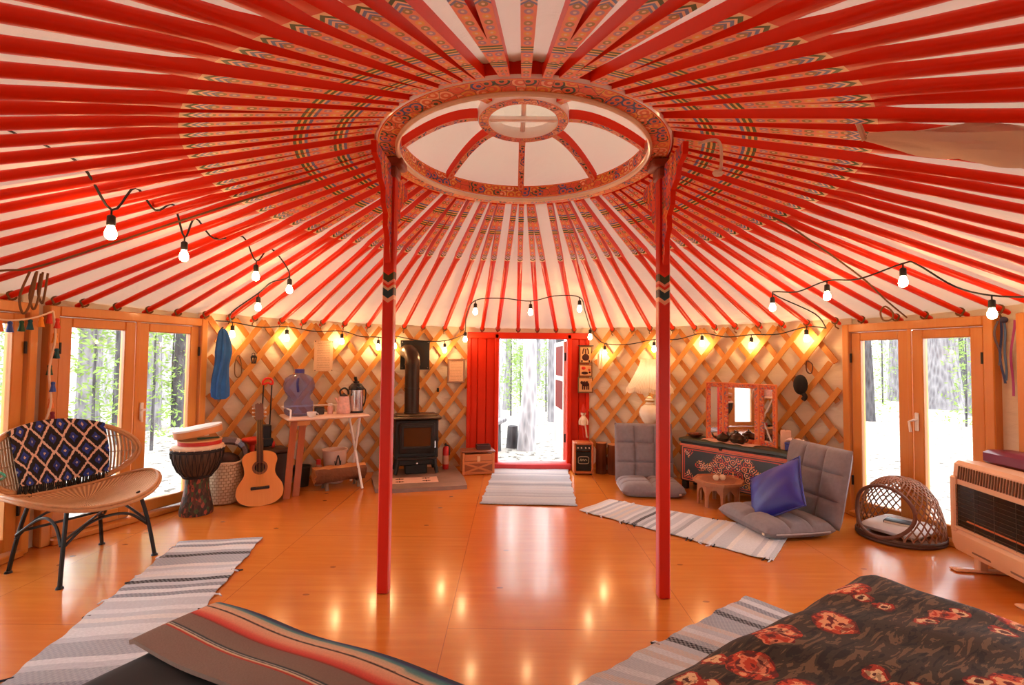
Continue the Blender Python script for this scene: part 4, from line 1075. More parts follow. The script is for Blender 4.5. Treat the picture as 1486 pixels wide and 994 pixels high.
t = thing('bucket', 'white two-handled bucket standing behind the log under the table', 'bucket', (-1.905, 2.44, 0), TR)
b = MB(); b.lathe([(0, .004), (.085, 0), (.092, .01), (.122, .33), (.130, .335), (.130, .345), (.118, .345), (.088, .02), (0, .014)], n=32); b.build('body', plain('white_bucket', lin(224, 190, 168), .5, var=.08), t)
b = MB(); b.tube(spl([(-.03, -.115, .24), (-.022, -.125, .20), (0, -.126, .30), (.022, -.125, .20), (.03, -.115, .24)], 5), .005, 6); b.build('handle', M['black'], t)
t = thing('spray_bottle', 'small bottle with red cap standing behind the log', 'bottle', (-2.02, 2.30, 0))
b = MB(); b.lathe([(0, 0), (.034, 0), (.036, .02), (.036, .19), (.02, .215), (0, .216)], n=20); b.build('body', plain('clear_grey_bottle', lin(170, 120, 96), .3), t)
b = MB(); b.lathe([(.021, .212), (.023, .214), (.023, .262), (0, .265)], n=16); b.build('cap', plain('red_cap', lin(200, 40, 28), .4), t)
t = thing('bin', 'dark green bin standing under the white table by the lattice', 'bin', (-2.18, 2.27, 0))
b = MB(); b.lathe([(0, .003), (.07, 0), (.085, .19), (.09, .195), (.084, .198), (.066, .012), (0, .01)], n=24); b.build('body', plain('dark_green', lin(30, 32, 24), .6), t)
b = MB(); b.tube([(.089 * math.cos(2 * PI * k / 24), .089 * math.sin(2 * PI * k / 24), .197) for k in range(24)], .006, 6, closed=True); b.build('rim', M['black'], t)
# papers and small things on the lattice
def on_wall(name, label, cat, ang, z, R=3.262):
    return thing(name, label, cat, (R * math.cos(rad(ang)), R * math.sin(rad(ang)), z), rad(ang - 90))   # local -y faces the room
def paper_mat(name, col, ink):
    t = NT(name); x, y, z = t.sep(t.co()); n = t.noise(t.comb(t.ma('MULTIPLY', x, 110.0), t.ma('FLOOR', t.ma('MULTIPLY', z, 55.0))), 1, 2)
    ln = t.ma('MULTIPLY', t.ma('LESS_THAN', t.ma('FRACT', t.ma('MULTIPLY', z, 55.0)), .38), t.ma('GREATER_THAN', n, .42))
    ln = t.ma('MULTIPLY', ln, t.ma('LESS_THAN', t.ma('ABSOLUTE', x), .07))
    return t.P(t.mix(t.ma('MULTIPLY', ln, .5), col, ink), .8)
t = on_wall('paper_notice', 'tall printed paper notice pinned to the lattice above the white table', 'notice', 129.6, 1.325)
b = MB(); b.surf(lambda u, v: (lerp(-.1, .1, u), -.004 * math.sin(u * 5) - .006 * v, lerp(-.165, .165, v)), 8, 8, .002); b.build('sheet', paper_mat('notice_sheet', lin(226, 190, 150), lin(150, 100, 70)), t)
b = MB()
for x in (-.09, .09):
    for z in (-.155, .155): b.ball((x, -.012, z), .006, 6)
b.build('pin', M['iron'], t)
t = on_wall('framed_sign', 'small silver-framed sign hanging on the lattice beside the stove pipe', 'sign', 102.8, 1.165)
b = MB(); w, h = .095, .135
for x in (-w, w): b.bbox((x, 0, 0), (.022, .02, 2 * h + .022), .004)
for z in (-h, h): b.bbox((0, 0, z), (2 * w, .02, .022), .004)
b.build('frame', plain('silver_frame', lin(168, 130, 104), .4, .4), t)
b = MB(); b.box((0, .002, 0), (2 * w, .006, 2 * h)); b.build('sheet', paper_mat('sign_sheet', lin(232, 190, 150), lin(160, 100, 70)), t)
t = on_wall('cord_loop', 'loop of dark cord hanging from the lattice near the blue jacket', 'cord', 144.4, 1.27)
b = MB(); b.tube(spl([(0, 0, .05), (-.03, -.005, -.02), (-.03, -.008, -.13), (.0, -.01, -.16), (.03, -.008, -.12), (.025, -.004, -.02)], 5, True), .005, 6, closed=True); b.build('loop', M['rope'], t)
t = on_wall('key_bunch', 'small dark bunch of keys hanging on the lattice above the guitar', 'keys', 142.0, 1.33)
b = MB(); b.tube([(.014 * math.cos(2 * PI * k / 12), -.008, .014 * math.sin(2 * PI * k / 12)) for k in range(12)], .003, 6, closed=True); b.build('ring', M['iron'], t)
for k, x in enumerate((-.015, .004, .02)): b = MB(); b.bbox((x, -.01 - .004 * k, -.055), (.014, .004, .07), .001, (0, .15 * (k - 1), 0)); b.ball((x * .6, -.01 - .004 * k, -.02), (.014, .003, .014), 8); b.build('key', M['iron'], t)
t = on_wall('wall_hook', 'small black hook on the lattice beside the stove', 'hook', 106.6, .925)
b = MB(); b.bbox((0, -.004, .01), (.028, .008, .05), .003); b.tube(spl([(0, -.008, .02), (0, -.035, .0), (0, -.04, .02)], 4), .005, 6); b.build('hook', M['black'], t)
# ------------------------------------------------------------------ stove corner
def slate():
    t = NT('hearth_stone'); c = t.co(); v = t.vor(c, 6); n = t.noise(c, 8, 4)
    h, _, _ = t.sep(v.outputs['Color']); k = t.mix(n, lin(118, 92, 76), lin(166, 134, 114)); k = t.mix(t.ma('MULTIPLY', h, .25), k, lin(96, 80, 76))
    return t.P(k, .55, bump=n, bstr=.3, bdist=.01)
b = MB(); hp = [(-1.36, 2.03), (-1.18, 2.035), (-.487, 2.215), (-.545, 2.53), (-.72, 3.12), (-1.30, 2.93), (-1.58, 2.76), (-1.53, 2.5)]
b.prism(hp, 0, .038); o = b.build('hearth_slab', slate()); tag(o, 'low grey stone hearth slab under the black stove', 'hearth')
MDK = plain('mat_dark', lin(70, 34, 24), .9)
t = thing('hearth_mat', 'pale mat with dark cross figures lying on the hearth before the stove', 'mat', (-1.06, 2.38, .0385), .24)
b = MB(); b.surf(lambda u, v: (lerp(-.27, .25, u), lerp(-.115, .115, v), .005 + .001 * math.sin(u * 20)), 14, 8, .004); b.build('cloth', plain('mat_cloth', lin(226, 178, 152), .9, var=.08), t)
for x in (-.14, .13):
    for y in (-.055, .055):
        b = MB(); b.box((x, y, .0065), (.085, .012, .002)); b.box((x, y, .0065), (.014, .05, .002)); b.box((x - .025, y, .0065), (.012, .03, .002)); b.box((x + .025, y, .0065), (.012, .03, .002))
        b.build('cross_figure', MDK, t)
t = thing('wood_stove', 'black cast iron wood stove with glass door and tall pipe', 'stove', (-1.125, 2.79, .038), .29)
b = MB(); b.bbox((0, .0, .385), (.47, .32, .43), .015); b.bbox((0, -.02, .135), (.38, .26, .07), .01); b.build('body', M['iron'], t)
b = MB(); b.bbox((0, -.01, .615), (.54, .37, .035), .012); b.bbox((0, -.01, .64), (.46, .29, .018), .008); b.build('top_plate', plain('warm_stove_top', lin(82, 60, 40), .38, .4), t)
for x in (-.205, .205):
    for y in (-.13, .12): b = MB(); b.tube(spl([(x * .93, y, .18), (x, y * 1.05, .10), (x * 1.1, y * 1.15, .01)], 4), [.028] * 4 + [.022] * 3 + [.02] * 2, 8); b.build('leg', M['iron'], t)
b = MB(); b.bbox((0, -.03, .06), (.24, .2, .12), .01); b.build('pedestal', M['iron'], t)
b = MB(); b.bbox((0, -.175, .40), (.39, .03, .33), .012)
for x in (-.16, .16): b.bbox((x, -.195, .41), (.03, .014, .25), .005)
for z in (.30, .53): b.bbox((0, -.195, z), (.35, .014, .03), .005)
d = b.build('door', M['iron'], t)
b = MB(); b.box((0, -.1915, .415), (.29, .006, .2)); b.build('door_glass', plain('smoked_glass', lin(78, 46, 22), .12, var=.25, scale=6), d)
b = MB(); b.tube([(.19, -.19, .37), (.19, -.225, .37), (.19, -.23, .30)], .008, 8); b.build('door_handle', M['chrome'], d)
b = MB(); b.bbox((0, -.2, .185), (.42, .09, .025), .008); b.build('ash_lip', M['iron'], t)
b = MB(); b.tube([(0, -.16, .135), (0, -.20, .135)], .01, 8); b.ball((0, -.205, .135), .014, 10); b.build('air_knob', M['chrome'], t)
pw = V(-.045, .045, 0)     # pipe foot in stove frame
b = MB()
out = V(-.0, 1, 0)
b.tube([(pw.x, pw.y, .645), (pw.x, pw.y, 1.20)], .082, 24)
b.tube([(pw.x, pw.y, 1.20), (pw.x, pw.y, 1.24), (pw.x - .005, pw.y + .02, 1.295), (pw.x - .02, pw.y + .065, 1.335), (pw.x - .035, pw.y + .11, 1.35), (pw.x - .045, pw.y + .15, 1.35), (pw.x - .05, pw.y + .172, 1.35)], .085, 24)
for z in (.655, .93, 1.2): b.tube([(pw.x, pw.y, z - .008), (pw.x, pw.y, z + .008)], .088, 24)
b.build('stove_pipe', plain('dark_pipe', lin(62, 46, 34), .32, .6), t)
t = thing('wall_plate', 'square black metal plate on the lattice where the stove pipe passes', 'plate', (3.262 * math.cos(rad(111.5)), 3.262 * math.sin(rad(111.5)), 1.35), rad(111.5 - 90))
b = MB(); b.bbox((0, 0, 0), (.345, .012, .345), .004); b.build('plate', M['black'], t)
b = MB(); b.tube([(.0, -.006, 0), (0, -.018, 0)], .115, 24); b.build('collar', plain('pipe_collar', lin(50, 40, 32), .4, .5), t)
b = MB()
for x in (-.15, .15):
    for z in (-.15, .15): b.ball((x, -.008, z), .007, 6)
b.build('screw', M['chrome'], t)
t = thing('fire_extinguisher', 'small red fire extinguisher standing beside the stove', 'fire extinguisher', (-.80, 2.93, .038))
b = MB(); b.lathe([(0, 0), (.032, 0), (.036, .01), (.036, .22), (.03, .25), (.014, .265), (0, .267)], n=24); b.build('tank', plain('extinguisher_red', lin(206, 24, 20), .3, coat=.4), t)
b = MB(); b.lathe([(.0365, .06), (.0368, .06), (.0368, .16), (.0365, .16)], n=24); b.build('label_band', plain('extinguisher_label', lin(214, 150, 120), .5), t)
b = MB(); b.lathe([(.014, .262), (.014, .285), (0, .287)], n=14); b.bbox((.0, -.015, .295), (.014, .06, .012), .003); b.bbox((0, -.02, .275), (.012, .05, .008), .003); b.tube(spl([(.012, 0, .275), (.045, 0, .25), (.042, 0, .16)], 4), .006, 6); b.build('valve', M['black'], t)
def crate():
    t = thing('wooden_crate', 'orange wooden chest with crossed braces beside the red door', 'chest', (-.435, 2.925, 0), .22)
    w, d, h = .37, .21, .25; om = M['pine_h']
    b = MB(); b.bbox((0, 0, h / 2 - .0), (w - .03, d - .02, h - .04), .006); b.build('body', wood('crate_back', lin(176, 96, 48), lin(120, 60, 30), 'X', 6, .1, .6), t)
    b = MB()
    for x in (-w / 2 + .014, w / 2 - .014):
        for y in (-d / 2 + .01, d / 2 - .01): b.bbox((x, y, h / 2), (.028, .02, h), .004)
    for z in (.014, .135): b.bbox((0, -d / 2 + .008, z + .005), (w - .056, .014, .026), .003)
    fm = wood('crate_frame', lin(222, 138, 74), lin(196, 106, 50), 'X', 6, .1, .55); b.build('frame', fm, t)
    b = MB()
    for s in (-1, 1): b.box((0, -d / 2 + .004, .078), (w - .04, .008, .02), (0, s * .32, 0))
    b.build('cross_brace', fm, t)
    b = MB(); b.bbox((0, -d / 2 + .004, .195), (w - .056, .014, .075), .003); b.build('front_board', wood('crate_board', lin(214, 128, 66), lin(190, 104, 52), 'X', 5, .1, .55), t)
    b = MB(); b.bbox((0, 0, h + .01), (w + .015, d + .015, .02), .005); b.build('lid', wood('crate_lid', lin(150, 82, 46), lin(116, 60, 34), 'X', 5, .1, .55), t)
    b = MB(); b.bbox((0, -d / 2 - .006, .18), (.035, .01, .06), .003); b.build('latch', plain('pale_latch', lin(226, 180, 130), .4, .3), t)
crate()
t = thing('tray', 'dark carved tray lying on the orange wooden chest', 'tray', (-.37, 2.94, .27), .22)
b = MB(); b.bbox((0, 0, .008), (.16, .12, .014), .004); b.build('base', plain('dark_tray', lin(84, 34, 24), .6, var=.3, scale=40), t)
b = MB()
for y in (-.055, .055): b.bbox((0, y, .03), (.16, .01, .045), .003)
for x in (-.075, .075): b.bbox((x, 0, .03), (.01, .10, .045), .003)
b.build('rim', plain('tray_rim', lin(70, 32, 24), .6), t)
# ------------------------------------------------------------------ right of the door
t = thing('amplifier', 'small wooden amplifier with dark grille on the floor beside the red door', 'amplifier', (.785, 2.95, 0))
b = MB(); w, d, h = .225, .18, .35
for x in (-w / 2 + .0125, w / 2 - .0125): b.bbox((x, 0, h / 2 + .015), (.025, d, h), .006)
for z in (.0275, h + .0025): b.bbox((0, 0, z), (w - .05, d, .025), .005)
b.bbox((0, .05, h / 2 + .015), (w - .05, .07, h - .05), .004); b.build('cabinet', wood('amp_wood', lin(206, 116, 54), lin(170, 84, 34), 'Z', 6, .1, .4), t)
b = MB(); b.bbox((0, -.05, .15), (w - .05, .03, .21), .004); b.build('grille', plain('black_grille_cloth', lin(30, 30, 20), .8, bump=.5, bscale=300), t)
b = MB(); b.bbox((0, -.05, .305), (w - .05, .03, .07), .004); b.build('control_panel', plain('amp_panel', lin(46, 34, 20), .5), t)
b = MB(); rr2 = [(.065, .045), (-.065, .045), (-.065, -.045), (.065, -.045)]
b.tube(spl([(x * .9, -.068, .165 + z * .95) for x, z in ((.06, .036), (0, .042), (-.06, .036), (-.066, 0), (-.06, -.036), (0, -.042), (.06, -.036), (.066, 0))], 4, True), .004, 6, closed=True)
b.tube(spl([(-.04, -.068, .155), (-.03, -.068, .18), (-.02, -.068, .155), (-.005, -.068, .178), (.008, -.068, .156), (.022, -.068, .176), (.04, -.068, .158)], 4), .0035, 6)
b.build('emblem', plain('emblem_silver', lin(190, 176, 140), .4, .5), t)
for x in (-.08, -.03, .03, .08): b = MB(); b.tube([(x * .8, -.065, .305), (x * .8, -.076, .305)], .008, 10); b.build('knob', M['cream'], t)
b = MB()
for x in (-.085, .085): b.bbox((x, -.05, .008), (.03, .03, .016), .003); b.bbox((x, .06, .008), (.03, .03, .016), .003)
b.build('foot', M['black'], t)
STB = bark_mat('stump_bark', lin(84, 42, 24), lin(150, 82, 48))
for x, y, r, h, lb in ((1.005, 2.975, .062, .355, 'narrow dark brown log standing on end beside the amplifier'), (1.155, 2.95, .082, .34, 'thicker dark brown log standing on end behind the grey floor chair')):
    t = thing('upright_log', lb, 'log', (x, y, 0))
    b = MB(); b.lathe([(0, 0), (r, 0), (r * 1.03, h * .3), (r * .98, h * .7), (r, h - .006)], n=20); b.build('bark', STB, t)
    b = MB(); b.lathe([(r, h - .006), (r * .97, h), (0, h)], n=20); b.build('cut_face', wood('log_end', lin(206, 140, 84), lin(170, 100, 56), 'Z', 8, 1, .8, 0), t)
# felt hanging
t = thing('felt_hanging', 'tan felt wall hanging of three panels with dark figures', 'wall hanging', (.845, 3.165, 0))
FE = plain('tan_felt', lin(214, 160, 112), .95, bump=.4, bscale=120); FD = plain('dark_felt', lin(58, 22, 18), .95, bump=.3); FB = plain('brown_felt_border', lin(120, 86, 56), .95); FR = plain('red_felt', lin(196, 50, 34), .95)
for zc, w, h in ((1.375, .155, .21), (1.185, .165, .15), (1.01, .185, .19)):
    b = MB(); b.bbox((0, 0, zc), (w, .012, h), .004); p = b.build('panel', FB, t)
    b = MB(); b.bbox((0, -.007, zc), (w - .03, .006, h - .03), .002); b.build('ground', FE, p)
b = MB(); b.ball((0, -.012, 1.345), (.044, .006, .042), 18); b.tube(spl([(-.035, -.012, 1.385), (-.03, -.012, 1.43), (-.018, -.012, 1.455)], 3), .007, 6); b.tube(spl([(0, -.012, 1.385), (0, -.012, 1.45)], 3), .007, 6); b.tube(spl([(.035, -.012, 1.385), (.03, -.012, 1.43), (.018, -.012, 1.455)], 3), .007, 6); b.ball((-.045, -.012, 1.30), (.012, .005, .014), 8); b.ball((.045, -.012, 1.30), (.012, .005, .014), 8); b.build('figure', FD, t)
b = MB(); b.ball((-.025, -.012, 1.215), (.026, .005, .02), 10); b.ball((.045, -.012, 1.195), (.016, .005, .013), 10); b.build('red_shape', FR, t)
b = MB(); b.ball((-.01, -.012, 1.155), (.042, .005, .018), 12); b.ball((.05, -.012, 1.165), (.014, .005, .012), 8); b.build('dark_shape', FD, t)
b = MB(); b.ball((0, -.012, 1.02), (.046, .006, .026), 14); b.ball((-.045, -.012, 1.04), (.018, .006, .02), 10); b.ball((.015, -.012, 1.045), (.018, .006, .014), 10); b.ball((-.015, -.012, 1.045), (.014, .006, .014), 10)
for x in (-.035, -.012, .016, .038): b.tube([(x, -.012, 1.01), (x, -.012, .955)], .007, 6)
b.build('animal_figure', FD, t)
b = MB(); b.tube([(-.095, -.004, 1.485), (.095, -.004, 1.485)], .006, 8); b.build('rod', M['iron'], t)
t = thing('doll', 'small cloth doll in red hat dangling its legs above the amplifier', 'doll', (.815, 3.115, .40))
b = MB(); b.lathe([(0, .13), (.035, .135), (.042, .19), (.028, .235), (.018, .245), (0, .246)], n=16); b.ball((0, 0, .275), (.034, .032, .036), 14); b.build('body', M['cream'], t)
b = MB(); b.lathe([(.036, .285), (.038, .29), (.026, .33), (.008, .385), (0, .39)], n=16); b.build('hat', FR, t)
for x, mm in ((-.015, FR), (.022, M['cream'])): b = MB(); b.tube(spl([(x, 0, .14), (x + .01, -.012, .07), (x + .02, -.006, .0), (x + .025, -.02, -.005)], 4), .009, 8); b.build('leg', mm, t)
for sx in (-1, 1): b = MB(); b.tube(spl([(sx * .03, 0, .22), (sx * .05, -.01, .18), (sx * .045, -.015, .14)], 3), .009, 8); b.build('arm', M['cream'], t)
b = MB(); b.ball((-.01, -.032, .278), .004, 6); b.ball((.012, -.032, .278), .004, 6); b.ball((.001, -.034, .268), .005, 6); b.build('face', FD, t)
t = on_wall('cloth_ornament', 'small white cloth ornament tied to the lattice beside the felt hanging', 'ornament', 71.9, 1.30)
b = MB(); b.surf(lambda u, v: (lerp(-.035, .035, u) * (1 - .5 * abs(v - .4)), -.012 + .012 * math.sin(u * 12), lerp(.09, -.09, v)), 12, 10, .004); b.build('cloth', plain('white_cloth', lin(240, 220, 190), .9), t)
b = MB(); b.tube([(0, -.01, .09), (0, .01, .12)], .004, 6); b.build('tie', M['cream'], t)
# lamp on a round table
t = thing('side_table', 'small round wooden table carrying the fringed lamp', 'table', (1.47, 2.645, 0))
b = MB(); b.lathe([(0, .535), (.20, .535), (.212, .545), (.212, .56), (.205, .568), (0, .568)], n=36); b.build('tabletop', wood('dark_table_top', lin(150, 62, 34), lin(116, 42, 22), 'X', 5, .2, .35, .3), t)
b = MB(); b.lathe([(0, .52), (.035, .53), (.03, .40), (.045, .32), (.03, .22), (.05, .12), (0, .10)], n=20); b.build('column', wood('table_column', lin(126, 56, 30), lin(90, 36, 20), 'Z', 5, .2, .4), t)
for k in range(3):
    a = 2 * PI * k / 3 + .5; b = MB(); b.tube(spl([(.03 * math.cos(a), .03 * math.sin(a), .15), (.1 * math.cos(a), .1 * math.sin(a), .12), (.17 * math.cos(a), .17 * math.sin(a), .02)], 4), [.02] * 5 + [.015] * 4, 8); b.build('leg', wood('table_leg', lin(126, 56, 30), lin(90, 36, 20), 'Z', 5, .2, .4), t)
def shade_mat():
    t = NT('cream_lampshade'); x, y, z = t.sep(t.co()); a = t.ma('ARCTAN2', y, x)
    w = t.wave(t.comb(a, 0.0), 4.0, 0, 1); k = t.mix(t.ma('GREATER_THAN', w, .95), lin(246, 230, 200), lin(210, 164, 110))
    p = t.n('ShaderNodeBsdfDiffuse'); t.set(p.inputs[0], k); tr = t.n('ShaderNodeBsdfTranslucent'); t.set(tr.inputs[0], k)
    mx = t.n('ShaderNodeMixShader'); mx.inputs[0].default_value = .55; t.t.links.new(p.outputs[0], mx.inputs[1]); t.t.links.new(tr.outputs[0], mx.inputs[2])
    return t.out(mx.outputs[0])
t = thing('table_lamp', 'cream lamp with scalloped fringed shade and glass urn base', 'lamp', (1.47, 2.635, .568))
b = MB(); b.lathe([(0, 0), (.075, 0), (.085, .012), (.07, .03), (.045, .045), (.075, .08), (.105, .14), (.112, .18), (.09, .235), (.05, .265), (.035, .29), (.05, .31), (.035, .335), (.015, .35), (0, .352)], n=32); b.build('urn_base', plain('amber_glass_base', lin(250, 234, 206), .2, var=.15, scale=22), t)
b = MB(); b.tube([(0, 0, .35), (0, 0, .52)], .008, 8)
for z in (.045, .262, .30, .335): b.tube([(.05 * math.cos(2 * PI * k / 24), .05 * math.sin(2 * PI * k / 24), z) for k in range(24)], .006, 6, closed=True)
b.build('brass_fittings', M['brass'], t)
b = MB(); NS = 10
def shade(u, v):
    a = 2 * PI * u; sc_ = abs(math.sin(a * NS / 2))
    r = lerp(.095, .245, v ** 1.5) * (1 - .04 * (1 - sc_)) * (1 + .06 * math.sin(v * PI)); z = lerp(.76, .46 - .022 * sc_, v)
    return (r * math.cos(a), r * math.sin(a), z)
b.surf(shade, 120, 14); b.build('lamp_shade', shade_mat(), t)
b = MB()
for k in range(120):
    p = V(*shade(k / 120, 1)); b.tube([p, p + V(p.x * .02, p.y * .02, -.05)], [.005, .004], 4)
b.build('fringe', plain('white_fringe', lin(244, 226, 196), .8), t)
b = MB(); b.ball((0, 0, .56), (.035, .035, .045), 14)
EM = NT('warm_bulb'); e2 = EM.n('ShaderNodeEmission'); e2.inputs[0].default_value = (1.0, .62, .28, 1); e2.inputs[1].default_value = 52; M['bulb'] = EM.out(e2.outputs[0])
EL = NT('lamp_bulb_glow'); e3 = EL.n('ShaderNodeEmission'); e3.inputs[0].default_value = (1.0, .84, .62, 1); e3.inputs[1].default_value = 13; b.build('lamp_bulb', EL.out(e3.outputs[0]), t)
# ------------------------------------------------------------------ floor chairs
def suede(name, col):
    t = NT(name); c = t.co(); n = t.noise(c, 30, 4)
    return t.P(t.mix(n, tuple(x * .8 for x in col), tuple(min(1, x * 1.15) for x in col)), .9, bump=n, bstr=.2, sheen=.1)
SU = suede('grey_suede', lin(132, 122, 124))
def pad(b, w, l, th, nx, ny, T, gd=.75):
    """tufted cushion: w x l, thickness th; T maps (x,y,z)->point"""
    def h(u, v):
        e = max(0, 1 - abs(2 * u - 1) ** 7) ** .5 * max(0, 1 - abs(2 * v - 1) ** 7) ** .5
        g = 1.0
        for q, n in ((u, nx), (v, ny)):
            f = q * n; d = abs(f - round(f)); k = round(f)
            if 0 < k < n: g = min(g, 1 - gd * math.exp(-(d / .07) ** 2))
        return e * (.5 + .5 * g) * (1 - .0 * u)
    def top(u, v): return T(w * (u - .5) * (1 - .0), l * (v - .5), th * (.45 + .55 * h(u, v)) if 0 < u < 1 and 0 < v < 1 else th * .45)
    def bot(u, v): 
        e = max(0, 1 - abs(2 * u - 1) ** 7) ** .5 * max(0, 1 - abs(2 * v - 1) ** 7) ** .5
        return T(w * (u - .5), l * (v - .5), th * .45 * (1 - e))
    b.surf(top, 42, 36); b.surf(bot, 42, 36); bmesh.ops.remove_doubles(b.bm, verts=b.bm.verts[:], dist=1e-4)
def floor_chair(label, loc, rz, w, sl, bh, lean):
    t = thing('floor_chair', label, 'floor chair', loc, rz)
    b = MB(); pad(b, w, sl, .14, 2, 3, lambda x, y, z: V(x, y, z)); b.build('seat', SU, t)
    b = MB(); ca, sa = math.cos(lean), math.sin(lean); y0 = sl / 2 - .02
    pad(b, w, bh, .11, 3, 3, lambda x, y, z: V(x, y0 + (.5 * bh + y) * sa - z * ca + .1 * ca, .045 + (.5 * bh + y) * ca + z * sa)); b.build('backrest', SU, t)
    for sx in (-1, 1):
        b = MB(); b.tube(spl([(sx * (w / 2 - .0), -sl / 2 + .06, .055), (sx * w / 2, 0, .052), (sx * w / 2, sl / 2 - .05, .055)], 4), .006, 6)
        b.build('piping', suede('pale_piping', lin(176, 166, 164)), t)
    b = MB(); b.box((w / 2 - .06, -sl / 2 - .001, .045), (.022, .004, .014)); b.build('tag', M['cream'], t)
floor_chair('grey tufted floor chair facing the room in front of the fringed lamp', (1.33, 2.13, 0), -.06, .60, .42, .60, .13)
floor_chair('grey tufted floor chair with the blue pillow on its seat', (2.04, 1.17, 0), rad(-80), .62, .56, .60, .21)
def velvet():
    t = NT('blue_velvet'); c = t.co(); n = t.noise(c, 6, 4)
    return t.P(t.mix(n, lin(18, 14, 92), lin(34, 34, 160)), .5, bump=n, bstr=.3, bdist=.02, sheen=.1)
b = MB()
def pil(s):
    def f(u, v):
        x, y = 2 * u - 1, 2 * v - 1; e = max(0, 1 - abs(x) ** 2.6) ** .6 * max(0, 1 - abs(y) ** 2.6) ** .6
        k = 1 - .07 * (1 - abs(x) ** 2) * abs(y) ** 4; k2 = 1 - .07 * (1 - abs(y) ** 2) * abs(x) ** 4
        return (0.232 * x * k2, 0.232 * y * k, s * .085 * e + .004 * math.sin(x * 9 + y * 5) * e)
    return f
b.surf(pil(1), 28, 28); b.surf(pil(-1), 28, 28); bmesh.ops.remove_doubles(b.bm, verts=b.bm.verts[:], dist=1e-4)
o = b.build('pillow', velvet()); o.rotation_mode = 'XYZ'
o.location = (2.06, 1.17, .285); o.rotation_euler = Matrix(((.30, .35, -.89), (.80, -.60, .03), (-.52, -.72, -.46))).to_euler()
tag(o, 'square deep blue velvet pillow leaning on the grey floor chair', 'pillow')
nrm = V(-.80, -.12, .59).normalized(); xa = V(.28, .62, .53); xa = (xa - nrm * xa.dot(nrm)).normalized(); ya = nrm.cross(xa)
o.rotation_euler = Matrix((xa, ya, nrm)).transposed().to_euler()
b = MB(); b.tube([(.239 * c[0], .239 * c[1], 0) for c in ((-1, -1), (-.5, -.96), (0, -.95), (.5, -.96), (1, -1), (.96, -.5), (.95, 0), (.96, .5), (1, 1), (.5, .96), (0, .95), (-.5, .96), (-1, 1), (-.96, .5), (-.95, 0), (-.96, -.5))], .005, 6, closed=True); b.build('piping', velvet(), o)
# ------------------------------------------------------------------ painted chest, mirror and table in front
CX, CY, CR = 1.715, 2.36, math.atan2(-.784, .62)
def cl(x, y, z=0): return (CX + x * math.cos(CR) - y * math.sin(CR), CY + x * math.sin(CR) + y * math.cos(CR), z)
def chest_paint():
    t = NT('painted_chest_front'); u, v, _ = t.sep(t.co('UV')); base = lin(44, 48, 46)
    cu = t.ma('ABSOLUTE', t.ma('SUBTRACT', u, .5)); cv = t.ma('ABSOLUTE', t.ma('SUBTRACT', v, .5))
    p = t.comb(t.ma('MULTIPLY', cu, 22.0), t.ma('MULTIPLY', v, 7.0)); vo = t.vor(p, 1.0, 'F1', .9, '2D'); w = t.ma('SINE', t.ma('MULTIPLY', vo.outputs['Distance'], 17.0)); h, _, _ = t.sep(vo.outputs['Color'])
    line = t.ramp(h, [(0, lin(232, 140, 90)), (.3, lin(214, 80, 54)), (.55, lin(226, 160, 60)), (.75, lin(236, 180, 140))], True)
    lobe = t.ma('ADD', t.ma('MULTIPLY', cu, 1.7), t.ma('MULTIPLY', cv, 1.15)); lobe = t.ma('ADD', lobe, t.ma('MULTIPLY', t.ma('SINE', t.ma('MULTIPLY', cu, 34.0)), .10))
    lobe2 = t.ma('ADD', t.ma('MULTIPLY', t.ma('ABSOLUTE', t.ma('SUBTRACT', cu, .43)), 6.0), t.ma('MULTIPLY', t.ma('SUBTRACT', .5, cv), 1.5))
    inside = t.ma('MAXIMUM', t.ma('LESS_THAN', lobe, .62), t.ma('LESS_THAN', lobe2, .5))
    k = t.mix(t.ma('MULTIPLY', t.ma('GREATER_THAN', w, .2), inside), base, line)
    ed = t.ma('MINIMUM', t.ma('MULTIPLY', t.ma('SUBTRACT', .5, cu), 2.9), t.ma('SUBTRACT', .5, cv))
    k = t.mix(t.ma('LESS_THAN', ed, .085), k, lin(206, 70, 44)); k = t.mix(t.ma('LESS_THAN', ed, .062), k, lin(40, 40, 38)); k = t.mix(t.ma('LESS_THAN', ed, .03), k, lin(216, 110, 70))
    return t.P(k, .4, coat=.2)
t = thing('painted_chest', 'long black chest painted with orange scrollwork', 'chest', (CX, CY, 0), CR)
L, D = 1.12, .27
b = MB(); b.bbox((L / 2, D / 2, .285), (L, D, .41), .006); b.build('body', plain('dark_chest', lin(46, 44, 40), .5), t)
b = MB(); q = [b.v(p) for p in ((.02, -.003, .095), (L - .02, -.003, .095), (L - .02, -.003, .435), (.02, -.003, .435))]; b.f(q, ((0, 0), (1, 0), (1, 1), (0, 1)))
qb = [b.v(p) for p in ((.02, .006, .095), (L - .02, .006, .095), (L - .02, .006, .435), (.02, .006, .435))]; b.f(qb[::-1])
for i in range(4): b.f([q[i], qb[i], qb[(i + 1) % 4], q[(i + 1) % 4]])
b.build('front_panel', chest_paint(), t)
b = MB(); b.box((L / 2, -.004, .450), (L, .01, .022)); b.build('front_band', plain('orange_band', lin(222, 110, 76), .5, var=.2, scale=40), t)
b = MB(); b.bbox((L / 2, D / 2 - .006, .498), (L + .03, D + .025, .042), .008); b.build('lid', plain('green_black_lid', lin(48, 54, 34), .35), t)
b = MB(); b.bbox((L / 2 - .12, -.012, .462), (.03, .014, .03), .004); b.build('latch', M['iron'], t)
for x in (.04, L - .04):
    for y in (.03, D - .03): b = MB(); b.bbox((x, y, .04), (.06, .05, .08), .006); b.build('foot', plain('dark_foot', lin(40, 32, 26), .5), t)
